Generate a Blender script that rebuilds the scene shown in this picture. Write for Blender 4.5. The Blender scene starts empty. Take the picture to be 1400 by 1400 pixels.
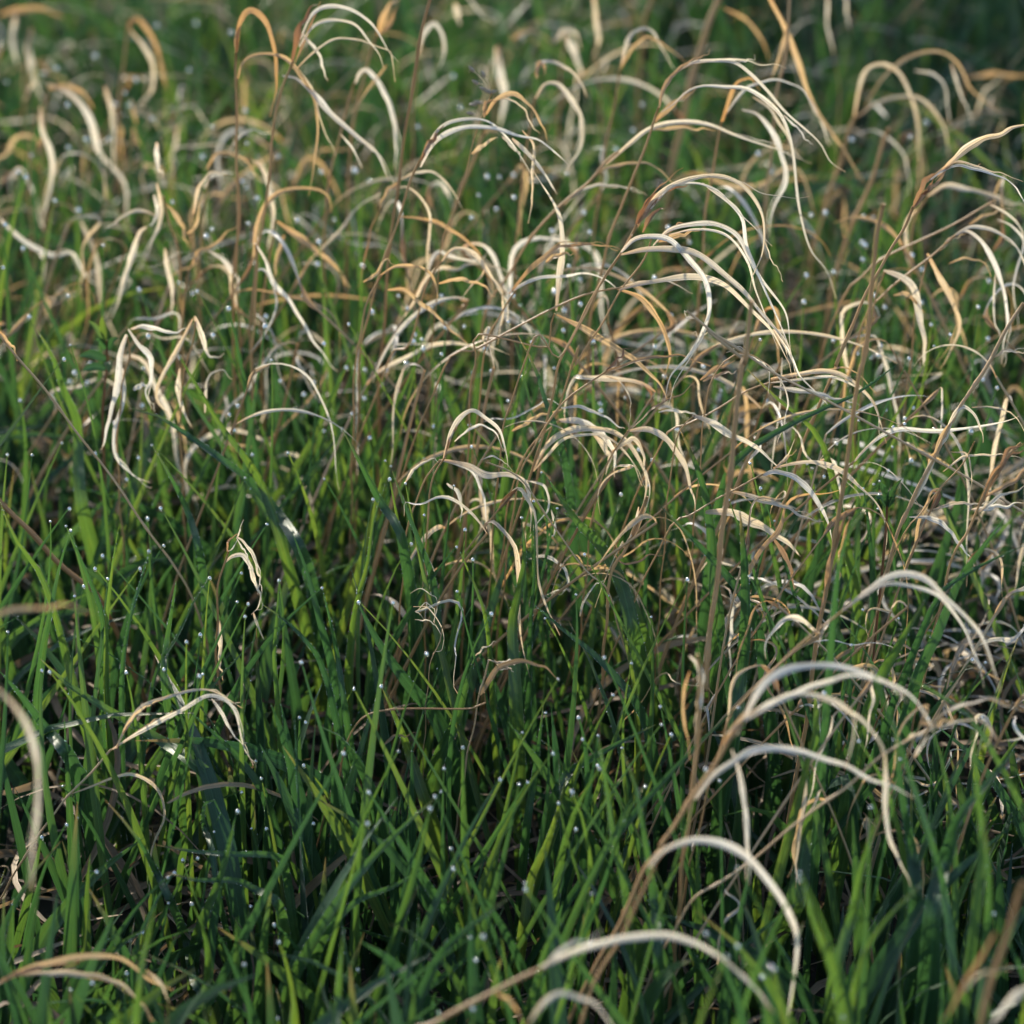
import bpy, math, random
import numpy as np
R = math.radians
rng = np.random.default_rng(7)
random.seed(7)
S = bpy.context.scene
COL = S.collection

# ------------------------------------------------------------------ camera, sky, sun, exposure
CAM_H, PITCH, HALF = 1.15, R(27.0), R(10.2)
cam_d = bpy.data.cameras.new('camera')
cam = bpy.data.objects.new('camera', cam_d); COL.objects.link(cam)
cam.location = (0, 0, CAM_H)
cam.rotation_euler = (math.pi/2 - PITCH, 0, 0)
cam_d.sensor_width = 36; cam_d.lens = 18/math.tan(HALF)
cam_d.clip_start = 0.02; cam_d.clip_end = 2000
cam_d.dof.use_dof = True; cam_d.dof.focus_distance = 1.85
cam_d.dof.aperture_fstop = 5.0; cam_d.dof.aperture_blades = 0
S.camera = cam

SUN_AZ, SUN_EL = R(-30), R(27)          # azimuth clockwise from +Y (ahead of the camera), low morning sun
w = bpy.data.worlds.new('World'); S.world = w; w.use_nodes = True
nt = w.node_tree; sky = nt.nodes.new('ShaderNodeTexSky')
sky.sky_type = 'NISHITA'; sky.sun_disc = False
sky.sun_elevation = SUN_EL; sky.sun_rotation = SUN_AZ
nt.links.new(sky.outputs[0], nt.nodes['Background'].inputs[0])
nt.nodes['Background'].inputs[1].default_value = 0.14
sl = bpy.data.lights.new('sun', 'SUN'); sl.energy = 5.0; sl.angle = R(0.5); sl.color = (1.0, 0.90, 0.75)
so = bpy.data.objects.new('sun', sl); COL.objects.link(so)
so.rotation_euler = (math.pi/2 - SUN_EL, 0, math.pi - SUN_AZ)
so.location = (2, 4, 3)
S.view_settings.view_transform = 'Standard'; S.view_settings.look = 'None'
S.view_settings.gamma = 1; S.view_settings.exposure = 0.82
S.render.engine = 'CYCLES'
cy = S.cycles
cy.max_bounces = 8; cy.diffuse_bounces = 3; cy.glossy_bounces = 3; cy.transmission_bounces = 6
cy.use_denoising = True; cy.sample_clamp_indirect = 10

# ------------------------------------------------------------------ pixel <-> world (photo pixels, 1400 x 1400)
sp, cp, th = math.sin(PITCH), math.cos(PITCH), math.tan(HALF)
def ray(px, py):
    a = (px-700)/700*th; b = (py-700)/700*th
    return np.array([a, cp - b*sp, -(sp + b*cp)])      # per unit of distance along the view axis
def at_d(px, py, d):
    return np.array([0, 0, CAM_H]) + ray(px, py)*d
def at_Y(px, py, Y):
    r = ray(px, py); return np.array([0, 0, CAM_H]) + r*(Y/r[1])
ORG = {1:(0,0),2:(450,0),3:(900,0),4:(0,450),5:(450,450),6:(900,450),7:(0,900),8:(450,900),9:(900,900)}
def pts(s):
    out = []; z = None
    for t in s.split():
        if ',' in t:
            x, y = map(float, t.split(','))
            out.append((x, y) if z is None or z == 0 else (ORG[z][0]+x/2.8, ORG[z][1]+y/2.8))
        else: z = int(t)
    return out

# ------------------------------------------------------------------ materials
def mat(name):
    m = bpy.data.materials.new(name); m.use_nodes = True
    n = m.node_tree.nodes; n.clear(); return m, n, m.node_tree.links
def leaf_material(name, stops, trans_stops, streak, tfac, rough, spot=None, bloom=0.0, spec=0.5, rib=0.0, mould=0.0):
    m, n, l = mat(name)
    out = n.new('ShaderNodeOutputMaterial')
    at = n.new('ShaderNodeAttribute'); at.attribute_name = 'tone'
    sep = n.new('ShaderNodeSeparateColor'); l.new(at.outputs['Color'], sep.inputs[0])
    uv = n.new('ShaderNodeUVMap')
    mp = n.new('ShaderNodeMapping'); l.new(uv.outputs[0], mp.inputs[0])
    mp.inputs['Scale'].default_value = (13, 7, 1)
    off = n.new('ShaderNodeCombineXYZ'); mu = n.new('ShaderNodeMath'); mu.operation = 'MULTIPLY'; mu.inputs[1].default_value = 91.7
    l.new(sep.outputs[0], mu.inputs[0]); l.new(mu.outputs[0], off.inputs[0]); l.new(mu.outputs[0], off.inputs[1]); l.new(off.outputs[0], mp.inputs['Location'])
    veins = n.new('ShaderNodeTexNoise'); veins.inputs['Scale'].default_value = 1.0; veins.inputs['Detail'].default_value = 3
    l.new(mp.outputs[0], veins.inputs['Vector'])
    mp2 = n.new('ShaderNodeMapping'); l.new(uv.outputs[0], mp2.inputs[0]); mp2.inputs['Scale'].default_value = (1.5, 45, 1); l.new(off.outputs[0], mp2.inputs['Location'])
    blot = n.new('ShaderNodeTexNoise'); blot.inputs['Scale'].default_value = 1.0; blot.inputs['Detail'].default_value = 4
    l.new(mp2.outputs[0], blot.inputs['Vector'])
    # driver value: random tone + blotch variation
    a = n.new('ShaderNodeMath'); a.operation = 'MULTIPLY_ADD'; a.inputs[1].default_value = 0.5; 
    l.new(blot.outputs[0], a.inputs[0]); 
    b = n.new('ShaderNodeMath'); b.operation = 'MULTIPLY_ADD'; b.inputs[1].default_value = 0.9; b.inputs[2].default_value = -0.2
    l.new(sep.outputs[0], b.inputs[0]); l.new(b.outputs[0], a.inputs[2])
    def ramp(stops, src):
        r = n.new('ShaderNodeValToRGB'); l.new(src, r.inputs[0]); e = r.color_ramp.elements
        while len(e) > 1: e.remove(e[-1])
        e[0].position = stops[0][0]; e[0].color = (*stops[0][1], 1)
        for p, c in stops[1:]:
            k = e.new(p); k.color = (*c, 1)
        return r
    r1 = ramp(stops, a.outputs[0]); r2 = ramp(trans_stops, a.outputs[0])
    # vein streaks, plus the shade of the grooves put into the colour
    vs = n.new('ShaderNodeMapRange'); vs.inputs['From Min'].default_value = 0.35; vs.inputs['From Max'].default_value = 0.65
    vs.inputs['To Min'].default_value = 1-streak; vs.inputs['To Max'].default_value = 1+streak*0.6
    l.new(veins.outputs[0], vs.inputs[0])
    def mulc(c):
        x = n.new('ShaderNodeVectorMath'); x.operation = 'SCALE'; l.new(c, x.inputs[0]); l.new(vs.outputs[0], x.inputs['Scale']); return x.outputs[0]
    c1, c2 = mulc(r1.outputs[0]), mulc(r2.outputs[0])
    # base / tip discolouration (tone blue channel = amount of brown)
    def mixb(c, brown):
        x = n.new('ShaderNodeMix'); x.data_type = 'RGBA'; l.new(sep.outputs[2], x.inputs[0]); l.new(c, x.inputs[6]); x.inputs[7].default_value = (*brown, 1); return x.outputs[2]
    if rib:
        rr = n.new('ShaderNodeMapRange'); rr.inputs['From Min'].default_value = 0.0; rr.inputs['From Max'].default_value = 0.16
        rr.inputs['To Min'].default_value = 1.7; rr.inputs['To Max'].default_value = 1.0; l.new(at.outputs['Alpha'], rr.inputs[0])
        x = n.new('ShaderNodeVectorMath'); x.operation = 'SCALE'; l.new(c1, x.inputs[0]); l.new(rr.outputs[0], x.inputs['Scale']); c1 = x.outputs[0]
    if mould:
        mp3 = n.new('ShaderNodeMapping'); l.new(uv.outputs[0], mp3.inputs[0]); mp3.inputs['Scale'].default_value = (4, 260, 1); l.new(off.outputs[0], mp3.inputs['Location'])
        sp3 = n.new('ShaderNodeTexNoise'); sp3.inputs['Scale'].default_value = 1.0; l.new(mp3.outputs[0], sp3.inputs['Vector'])
        r3 = n.new('ShaderNodeMapRange'); r3.inputs['From Min'].default_value = .64; r3.inputs['From Max'].default_value = .72; r3.inputs['To Min'].default_value = 1; r3.inputs['To Max'].default_value = .45
        l.new(sp3.outputs[0], r3.inputs[0])
        def darker(c):
            x = n.new('ShaderNodeVectorMath'); x.operation = 'SCALE'; l.new(c, x.inputs[0]); l.new(r3.outputs[0], x.inputs['Scale']); return x.outputs[0]
        c1, c2 = darker(c1), darker(c2)
    if spot:
        c1, c2 = mixb(c1, spot[0]), mixb(c2, spot[1])
    pb = n.new('ShaderNodeBsdfPrincipled'); l.new(c1, pb.inputs['Base Color'])
    pb.inputs['Roughness'].default_value = rough
    pb.inputs['Specular IOR Level'].default_value = spec
    bp = n.new('ShaderNodeBump'); bp.inputs['Strength'].default_value = 0.7; bp.inputs['Distance'].default_value = 0.0006
    l.new(veins.outputs[0], bp.inputs['Height']); l.new(bp.outputs[0], pb.inputs['Normal'])
    if bloom:
        pb.inputs['Sheen Weight'].default_value = bloom; pb.inputs['Sheen Roughness'].default_value = 0.4
        pb.inputs['Sheen Tint'].default_value = (0.8, 0.9, 1, 1)
    tr = n.new('ShaderNodeBsdfTranslucent'); l.new(c2, tr.inputs[0])
    mx = n.new('ShaderNodeMixShader'); mx.inputs[0].default_value = tfac
    l.new(pb.outputs[0], mx.inputs[1]); l.new(tr.outputs[0], mx.inputs[2]); l.new(mx.outputs[0], out.inputs[0])
    return m
M_GREEN = leaf_material('green_leaf',
    [(0, (0.026, 0.066, 0.038)), (0.45, (0.040, 0.098, 0.046)), (0.8, (0.060, 0.130, 0.048)), (1, (0.09, 0.13, 0.05))],
    [(0, (0.025, 0.080, 0.028)), (0.5, (0.055, 0.150, 0.030)), (0.8, (0.12, 0.23, 0.026)), (1, (0.22, 0.32, 0.03))],
    0.30, 0.34, 0.36, spot=((0.26, 0.17, 0.08), (0.40, 0.24, 0.09)), bloom=0.12, spec=0.6, rib=1.0)
M_DRY = leaf_material('dry_leaf',
    [(0, (0.38, 0.27, 0.17)), (0.35, (0.55, 0.43, 0.28)), (0.7, (0.70, 0.66, 0.58)), (1, (0.78, 0.78, 0.76))],
    [(0, (0.58, 0.32, 0.10)), (0.4, (0.76, 0.52, 0.24)), (0.75, (0.82, 0.70, 0.48)), (1, (0.86, 0.80, 0.66))],
    0.55, 0.40, 0.42, spot=((0.36, 0.19, 0.08), (0.66, 0.31, 0.09)), bloom=0.0, spec=0.7, mould=1.0)
M_SHEATH = leaf_material('dry_sheath',
    [(0, (0.20, 0.11, 0.065)), (0.5, (0.36, 0.23, 0.14)), (1, (0.56, 0.40, 0.26))],
    [(0, (0.34, 0.16, 0.07)), (0.5, (0.52, 0.31, 0.14)), (1, (0.70, 0.50, 0.27))],
    0.5, 0.30, 0.42, spec=0.5)
M_STEM = leaf_material('dry_stem',
    [(0, (0.32, 0.17, 0.08)), (0.5, (0.54, 0.34, 0.17)), (1, (0.68, 0.55, 0.38))],
    [(0, (0.45, 0.25, 0.10)), (1, (0.6, 0.4, 0.2))],
    0.3, 0.22, 0.40, spec=0.5)
M_THATCH = leaf_material('thatch',
    [(0, (0.11, 0.07, 0.045)), (0.5, (0.26, 0.19, 0.12)), (1, (0.42, 0.33, 0.22))],
    [(0, (0.12, 0.07, 0.03)), (1, (0.45, 0.30, 0.15))],
    0.3, 0.25, 0.55, spec=0.3)
def soil_material():
    m, n, l = mat('soil'); out = n.new('ShaderNodeOutputMaterial'); pb = n.new('ShaderNodeBsdfPrincipled')
    tc = n.new('ShaderNodeTexCoord'); no = n.new('ShaderNodeTexNoise'); no.inputs['Scale'].default_value = 18; no.inputs['Detail'].default_value = 8
    l.new(tc.outputs['Object'], no.inputs['Vector'])
    r = n.new('ShaderNodeValToRGB'); l.new(no.outputs[0], r.inputs[0])
    r.color_ramp.elements[0].position = .3; r.color_ramp.elements[0].color = (0.012, 0.010, 0.007, 1)
    r.color_ramp.elements[1].position = .7; r.color_ramp.elements[1].color = (0.035, 0.030, 0.016, 1)
    l.new(r.outputs[0], pb.inputs['Base Color']); pb.inputs['Roughness'].default_value = .9
    bp = n.new('ShaderNodeBump'); bp.inputs['Distance'].default_value = .02; l.new(no.outputs[0], bp.inputs['Height']); l.new(bp.outputs[0], pb.inputs['Normal'])
    l.new(pb.outputs[0], out.inputs[0]); return m
M_SOIL = soil_material()
def water_material():
    m, n, l = mat('dew_water'); out = n.new('ShaderNodeOutputMaterial')
    pb = n.new('ShaderNodeBsdfPrincipled'); pb.inputs['Base Color'].default_value = (1, 1, 1, 1)
    pb.inputs['Transmission Weight'].default_value = 1.0; pb.inputs['IOR'].default_value = 1.33
    pb.inputs['Roughness'].default_value = 0.14
    gl = n.new('ShaderNodeBsdfGlossy'); gl.inputs['Roughness'].default_value = .14; gl.inputs[0].default_value = (1, 1, 1, 1)
    m1 = n.new('ShaderNodeMixShader'); m1.inputs[0].default_value = .62; l.new(pb.outputs[0], m1.inputs[1]); l.new(gl.outputs[0], m1.inputs[2])
    l.new(m1.outputs[0], out.inputs[0]); return m
M_WATER = water_material()

# ------------------------------------------------------------------ mesh builders
def mesh_obj(name, V, F, m, parent=None, uv=None, tone=None, nsides=4):
    me = bpy.data.meshes.new(name)
    V = np.asarray(V, np.float32).reshape(-1, 3); F = np.asarray(F, np.int32).reshape(-1, nsides)
    me.vertices.add(len(V)); me.vertices.foreach_set('co', V.ravel())
    me.loops.add(F.size); me.loops.foreach_set('vertex_index', F.ravel())
    me.polygons.add(len(F)); me.polygons.foreach_set('loop_start', np.arange(0, F.size, nsides, dtype=np.int32))
    me.polygons.foreach_set('use_smooth', np.ones(len(F), bool))
    me.update(calc_edges=True)
    if uv is not None:
        u = me.uv_layers.new(name='UVMap'); u.data.foreach_set('uv', np.asarray(uv, np.float32)[F.ravel()].ravel())
    if tone is not None:
        c = me.color_attributes.new('tone', 'FLOAT_COLOR', 'POINT'); c.data.foreach_set('color', np.asarray(tone, np.float32).ravel())
    me.materials.append(m); me.validate()
    o = bpy.data.objects.new(name, me); COL.objects.link(o)
    if parent is not None: o.parent = parent
    return o
def nrm(a): return a/np.maximum(np.linalg.norm(a, axis=-1, keepdims=True), 1e-9)
def ribbon_data(C, W, ref, tw=0.0, fold=0.3, K=3, tone=None, ruffle=0.0, wave=None):
    """C (B,N,3) centre lines, W (B,N) full widths, ref (B,1|N,3) facing, tw (B,N) twist."""
    C = np.asarray(C, float); B, N, _ = C.shape
    T = nrm(np.gradient(C, axis=1)); ref = np.broadcast_to(ref, C.shape)
    Wd = nrm(np.cross(T, ref)); Nn = nrm(np.cross(Wd, T))
    tw = np.broadcast_to(np.asarray(tw, float), (B, N))[..., None]
    A = Wd*np.cos(tw) + Nn*np.sin(tw); Bn = -Wd*np.sin(tw) + Nn*np.cos(tw)
    us = np.linspace(-1, 1, K)
    fold = np.broadcast_to(np.asarray(fold, float).reshape(-1, 1, 1) if np.ndim(fold) == 1 else fold, (B, N, 1))
    h = (W/2)[..., None]
    P = np.stack([C + A*h*u*(1-0.25*fold*abs(u)) + Bn*h*fold*(abs(u)**1.5) for u in us], axis=2)     # B,N,K,3
    seg = np.linalg.norm(np.diff(C, axis=1), axis=-1); L = np.concatenate([np.zeros((B, 1)), np.cumsum(seg, 1)], 1)
    uv = np.empty((B, N, K, 2)); uv[..., 0] = (us+1)/2 * np.clip(W.max(1)/0.006, .4, 2.5)[:, None, None]; uv[..., 1] = L[..., None]
    s = L/np.maximum(L[:, -1:], 1e-6)
    tn = np.ones((B, N, K, 4))
    t = np.zeros((B, 3)) if tone is None else tone
    tn[..., 0] = t[:, 0][:, None, None]; tn[..., 1] = s[..., None]; tn[..., 2] = 0
    tn[..., 3] = abs(us)
    if wave is not None: tn[..., 2] = wave(s, t)[..., None]
    idx = np.arange(B*N*K).reshape(B, N, K)
    F = np.stack([idx[:, :-1, :-1], idx[:, :-1, 1:], idx[:, 1:, 1:], idx[:, 1:, :-1]], -1).reshape(-1, 4)
    return P.reshape(-1, 3), F, uv.reshape(-1, 2), tn.reshape(-1, 4)
def merge(ds):
    V, F, U, T = [], [], [], []; o = 0
    for v, f, u, t in ds:
        V.append(v); F.append(f+o); U.append(u); T.append(t); o += len(v)
    return np.concatenate(V), np.concatenate(F), np.concatenate(U), np.concatenate(T)
def smooth(P, n):
    P = np.asarray(P, float)
    if len(P) < 2: return np.repeat(P, n, 0)
    E = np.vstack([2*P[0]-P[1], P, 2*P[-1]-P[-2]])
    seg = np.linalg.norm(np.diff(P, axis=0), axis=1); t = np.concatenate([[0], np.cumsum(seg)]); t /= t[-1]
    out = np.empty((n, P.shape[1]))
    for i, s in enumerate(np.linspace(0, 1, n)):
        k = min(max(np.searchsorted(t, s, side='right')-1, 0), len(P)-2); f = (s-t[k])/(t[k+1]-t[k]+1e-12)
        p0, p1, p2, p3 = E[k], E[k+1], E[k+2], E[k+3]
        out[i] = .5*((2*p1) + (-p0+p2)*f + (2*p0-5*p1+4*p2-p3)*f*f + (-p0+3*p1-3*p2+p3)*f**3)
    return out
def tube(P, r, name, m, parent, sides=7, rnd=0.5, nodes=True):
    N = len(P); T = nrm(np.gradient(P, axis=0)); a = nrm(np.cross(T, np.array([0.1, 1, .3]))); b = np.cross(T, a)
    r = np.broadcast_to(r, (N,)).copy()
    ang = np.linspace(0, 2*math.pi, sides+1)
    V = np.stack([P + (a*math.cos(t)+b*math.sin(t))*r[:, None] for t in ang], 1)
    seg = np.concatenate([[0], np.cumsum(np.linalg.norm(np.diff(P, axis=0), axis=1))])
    uv = np.empty((N, sides+1, 2)); uv[..., 0] = ang/(2*math.pi)*.6; uv[..., 1] = seg[:, None]
    tn = np.ones((N, sides+1, 4)); tn[..., 0] = rnd; tn[..., 1] = (seg/seg[-1])[:, None]; tn[..., 2] = 0
    idx = np.arange(N*(sides+1)).reshape(N, sides+1)
    F = np.stack([idx[:-1, :-1], idx[:-1, 1:], idx[1:, 1:], idx[1:, :-1]], -1).reshape(-1, 4)
    V = V.reshape(-1, 3)
    cap = [[idx[0, 0], idx[0, k], idx[0, k+1], idx[0, k+2]] for k in range(1, sides-1, 2)]
    F = np.vstack([F, np.array(cap)])
    return mesh_obj(name, V, F, m, parent, uv.reshape(-1, 2), tn.reshape(-1, 4))
def empty(name, loc):
    o = bpy.data.objects.new(name, None); COL.objects.link(o); o.empty_display_size = .02; o.location = loc; return o
def tag(o, label, cat=None, group=None, kind=None):
    if label and len(label.split()) > 16: print("LONG", len(label.split()), label)
    if label: o['label'] = label
    if cat: o['category'] = cat
    if group: o['group'] = group
    if kind: o['kind'] = kind
    return o
FACE = np.array([0.05, -0.80, 0.60])

def leaf_profile(s, base=.28, peak=.36):
    up = base + (1-base)*np.clip(s/peak, 0, 1)**.7
    return up*np.clip((1-s)/(1-peak), 0, 1)**.8

# ------------------------------------------------------------------ the setting
gv = np.array([[-150, -60, 0], [150, -60, 0], [150, 300, 0], [-150, 300, 0]], float)
g = mesh_obj('ground', gv, [[0, 1, 2, 3]], M_SOIL); tag(g, None, None, None, 'structure')

# ------------------------------------------------------------------ one dry stalk, traced
KINDS = {'p': (0.75, M_DRY), 'w': (0.95, M_DRY), 'g': (0.38, M_DRY), 'o': (0.15, M_DRY), 'b': (0.45, M_SHEATH), 'd': (0.15, M_SHEATH), 'n': (0.6, M_THATCH)}  # 'w': the sky's bluish reflection put into the colour as a paler tone
HEADS = []
def dry_wave(amount):
    def f(s, t):
        return np.clip(amount*(1 - s/0.22), 0, 1) + np.clip((s-0.93)/0.07, 0, 1)*0.5
    return f
def make_leaf(P, width, kind, root, loc, seed_tw=None, base_brown=0.5, peak=.3):
    n = max(16, min(48, int(len(P)*6)))
    c = smooth(P, n)
    q_ = np.linspace(0, 1, n); jit = (.0006*np.sin(q_*random.uniform(9, 16)+random.random()*6)+.0003*np.sin(q_*random.uniform(20, 34)+random.random()*6))*q_
    c[:, 2] += jit; c[:, 0] += jit*random.choice([-1, 1]); c[:, 1] += jit*3
    L = np.linalg.norm(np.diff(c, axis=0), axis=1).sum()
    # natural unevenness of a dried leaf
    s = np.linspace(0, 1, n)
    ph = random.random()*6.28
    tw0 = random.uniform(-.35, .35) if seed_tw is None else seed_tw
    tw = tw0 + random.uniform(-.5, .5)*np.sin(s*random.uniform(2, 5)+ph) + random.uniform(-.25, .25)*np.sin(s*11+ph)
    fold = random.uniform(.08, .5)
    W = width*(.88 if width < .011 else .74)*leaf_profile(s, peak=peak)*(1+.10*np.sin(s*17+ph)+.06*np.sin(s*41+ph*2))
    W = np.maximum(W, .0004)
    tone, m = KINDS[kind]
    t = np.array([[np.clip(tone+random.uniform(-.18, .18), 0, 1), 0, 0]])
    v, f, u, tn = ribbon_data((c-loc)[None], W[None], FACE[None, None], tw[None], fold, K=5, tone=t,
                              wave=dry_wave(base_brown) if m is M_DRY else None)
    return mesh_obj('sheath' if kind in 'bd' else 'leaf', v, f, m, root, u, tn)
def to_ground(P, Y, bend=.35):
    """continue a traced line (top first) down to the soil"""
    P = [p for p in P if p[2] > .012]
    a = P[-1]; b = P[-2] if len(P) > 1 else a+np.array([0, 0, .05])
    d = a-b; dz = max(-d[2], 1e-3); sl = np.clip(d[0]/dz, -1.2, 1.2)
    x = a[0]; z = a[2]; out = list(P)
    for k in range(1, 5):
        zz = z*(1-k/4); x += sl*bend*(z/4)*(1-.15*k); out.append(np.array([x, a[1]+.01*k, zz-.004*(k == 4)]))
    return np.array(out)
def stalk(label, d, stem, sw, leaves, stone=0.5, name='dry_grass_stalk', group='traced dry grass stalks', base_brown=.5, cat='dry grass'):
    sp_ = pts(stem); Y = at_d(*sp_[0], d)[1]
    mpp = 2*th*d/1400/2.8                           # metres per zoom unit
    W3 = [at_Y(x, y, Y) for x, y in sp_]
    full = to_ground(W3, Y)
    root_loc = full[-1].copy(); root_loc[2] = 0
    root = empty(name, root_loc); tag(root, label, cat, group)
    n = max(24, len(full)*6); c = smooth(full, n)
    c[:, 0] += .0006*np.sin(np.linspace(0, 40, n)+random.random()*6)
    s = np.linspace(0, 1, n); r = sw*mpp/2*(.82+.25*s)
    for q in np.arange(.12+random.random()*.1, 1, .22):     # joints
        r = r*(1+.55*np.exp(-((s-q)/.007)**2))*(1-.06*(s > q))
    tube(c-root_loc, r, 'stem', M_STEM, root, rnd=stone)
    for lf in leaves:
        txt, lw, kind = lf[:3]
        P = pts(txt); k = len(P); L = sum(math.dist(P[i], P[i+1]) for i in range(k-1))*mpp*2.8
        dy = (lf[3] if len(lf) > 3 else random.uniform(-.28, .28))*L
        W3 = [at_Y(x, y, Y + dy*(i/(k-1))**1.3) for i, (x, y) in enumerate(P)]
        for p in W3: p[2] = max(p[2], .02)
        make_leaf(np.array(W3), lw*mpp, kind, root, root_loc, base_brown=base_brown if kind not in 'w' else base_brown*.5,
                  peak=.45 if kind in 'bd' else .3)
        if kind in 'pwgo' and lw > 14 and k > 4 and random.random() < .5:      # the old leaf has split: a loose strand runs beside it
            i0 = random.randint(k//3, k-3); off = random.choice([-1, 1])*lw/2.8*.45
            Q = [at_Y(x+off*.6+off*.8*((i-i0)/(k-i0))**2*random.uniform(.5, 1.6), y+off*.8, Y + dy*(i/(k-1))**1.3 + .002) for i, (x, y) in enumerate(P) if i >= i0]
            for q_ in Q: q_[2] = max(q_[2], .02)
            make_leaf(np.array(Q), max(lw*mpp*.22, .0008), kind, root, root_loc, base_brown=.1)
    HEADS.append((sp_[0], label))
    return root

# ------------------------------------------------------------------ traced stalks (zone number, then x,y pairs in that zone)
ST = stalk
# centre right: the big arching stalk and its neighbours
ST('tall brown-headed dry stalk arching right above the middle, long pale leaves curling back down', 1.85,
   '2 1175,860 1130,950 1080,1030 1000,1150 920,1310 880,1400 5 860,240 835,330 800,470 760,600 700,770 650,960 600,1130 560,1330', 12, [
   ('2 1175,860 1200,800 1250,750 1320,705', 30, 'd', .05), ('2 1185,850 1215,800 1275,745 1380,695', 20, 'd', .1), ('2 1180,870 1200,830 1240,790 1270,740', 22, 'b', -.1),
   ('2 1180,860 1260,742 1386,686 1498,678 1596,722 1658,826 1660,952 1624,1078 1615,1120', 24, 'p', -.15),
   ('2 1176,860 1288,734 1400,686 1540,692 1652,734 1750,750 1840,750', 14, 'p', .1),
   ('2 1190,850 1316,714 1470,722 1554,798 1624,868 1700,950', 13, 'p', -.2),
   ('2 1428,700 1568,812 1602,952 1666,1106 1736,1260 1764,1344', 20, 'w', -.1),
   ('2 1184,818 1260,720 1356,640', 9, 'd', .1), ('2 1666,920 1694,994 1740,1070', 7, 'p', .1),
   ('2 1100,1000 1160,900 1130,960', 8, 'b'),
   ('5 780,540 810,480 860,420 930,385 1000,378 1070,390 1130,430 1180,490 1215,570 1210,650 1180,720', 34, 'p', -.1),
   ('5 782,545 830,490 900,420 1000,400 1100,440 1170,520 1200,600', 16, 'p', -.14),
   ('5 650,1000 690,930 740,850 790,790 850,745 920,730 990,725 1050,760 1090,810 1110,870', 24, 'o', -.2)])
ST('second brown-sheathed stalk just right of the tall arching one, thin leaves ending in frayed tips', 1.87,
   '2 1235,900 1200,1000 1120,1110 1050,1230 980,1330 940,1400 5 960,60 900,230 850,380 800,560 740,800', 9, [
   ('2 1200,890 1230,830 1290,790', 24, 'd', .1), ('2 1250,930 1320,870 1380,850', 18, 'b', .1),
   ('2 1240,940 1300,880 1380,860 1480,858 1560,900 1610,980 1660,1080 1740,1190 1770,1330', 26, 'w', -.15),
   ('2 1290,900 1400,880 1520,900 1600,1000 1640,1130 1700,1290 1720,1340', 14, 'p', -.1),
   ('2 1260,925 1340,900 1420,880', 24, 'o', .1)])
ST('pale broad-leaved dry stalk right of centre whose first leaf folds back on itself', 1.83,
   '2 1118,975 1060,1050 1010,1140 960,1240 880,1370 5 800,20 740,140 700,280 660,420', 8, [
   ('2 1118,965 1170,915 1240,905 1310,925 1380,1000 1440,1080 1452,1180 1425,1270 1370,1360 1310,1450 1285,1540', 34, 'w', -.12),
   ('2 1118,975 1210,955 1316,955 1414,980 1550,1085 1640,1175 1720,1270 1760,1340 1790,1460', 36, 'p', -.15),
   ('2 1110,1110 1220,1080 1380,1060 1500,1085 1600,1170 1690,1260 1760,1390', 30, 'p', .1)])
ST('slanting thin stalk in the centre with an orange arching leaf falling to a hook', 1.92,
   '2 1120,1100 1000,1122 860,1180 700,1260 560,1340 450,1390', 9, [
   ('2 1100,1105 1190,1140 1250,1210 1290,1290 1305,1400 1270,1460', 28, 'o', -.1),
   ('2 1110,1100 1200,1080 1300,1080 1390,1120', 16, 'p')])
ST('long golden leaf sloping down to the right between the green blades in the middle', 1.9,
   '2 860,1200 840,1260 830,1330 5 570,20 560,120 540,260', 8, [
   ('2 870,1205 980,1262 1080,1320 1180,1390 1260,1460 1300,1540', 34, 'g', -.1)])
ST('small brown-sheathed head of dry grass pointing right in the middle, thin leaf bowing over it', 1.87,
   '5 1060,160 990,210 900,280 820,380 780,460 720,600', 9, [
   ('5 1060,160 1110,112 1145,68', 18, 'd', .1), ('5 1055,165 1100,130 1130,95', 14, 'b', -.1),
   ('5 1060,162 1150,135 1220,110 1300,105 1380,112 1460,140', 22, 'o', .1),
   ('5 1060,180 1110,200 1150,260 1155,330 1140,380', 9, 'p', -.2)])
# right hero
ST('lone tall stalk at upper right, knotted brown head, golden leaf reaching the edge', 1.85,
   '3 975,790 940,870 890,950 850,1030 800,1120 750,1230 700,1340 675,1400 6 740,0 690,120 630,250 595,340 560,430 510,590 470,680 440,760 400,900', 14, [
   ('3 975,795 1000,730 1040,680 1100,650', 30, 'd', .1), ('3 980,795 1030,730 1075,690 1110,640', 24, 'b', -.1), ('3 985,790 1010,750 1060,690', 20, 'd', 0),
   ('3 1085,655 1140,600 1210,550 1290,515 1340,495 1400,482 1450,486', 36, 'g', .1),
   ('3 1040,690 1090,655 1150,636 1200,645 1290,668 1360,710 1400,770 1440,840', 18, 'w', -.15),
   ('3 1060,665 1130,622 1200,630 1280,655 1397,697', 12, 'p', .15),
   ('3 1060,690 1110,640 1170,625 1240,635', 12, 'g', -.1)])
ST('blurred snapped stem standing upright right of centre, close to the camera, no leaves', 1.66,
   '3 858,780 838,890 830,1000 815,1120 795,1300 780,1400 6 775,150 750,320 720,500 700,650 680,800 650,950 620,1100 600,1260 9 575,170 540,400 500,600 465,780 440,900', 22,
   [('6 720,700 690,800 660,900 640,1010 610,1130', 40, 'b', -.05), ('6 735,720 700,840 690,960', 18, 'o', .05)], group='snapped bare stems')
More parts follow.
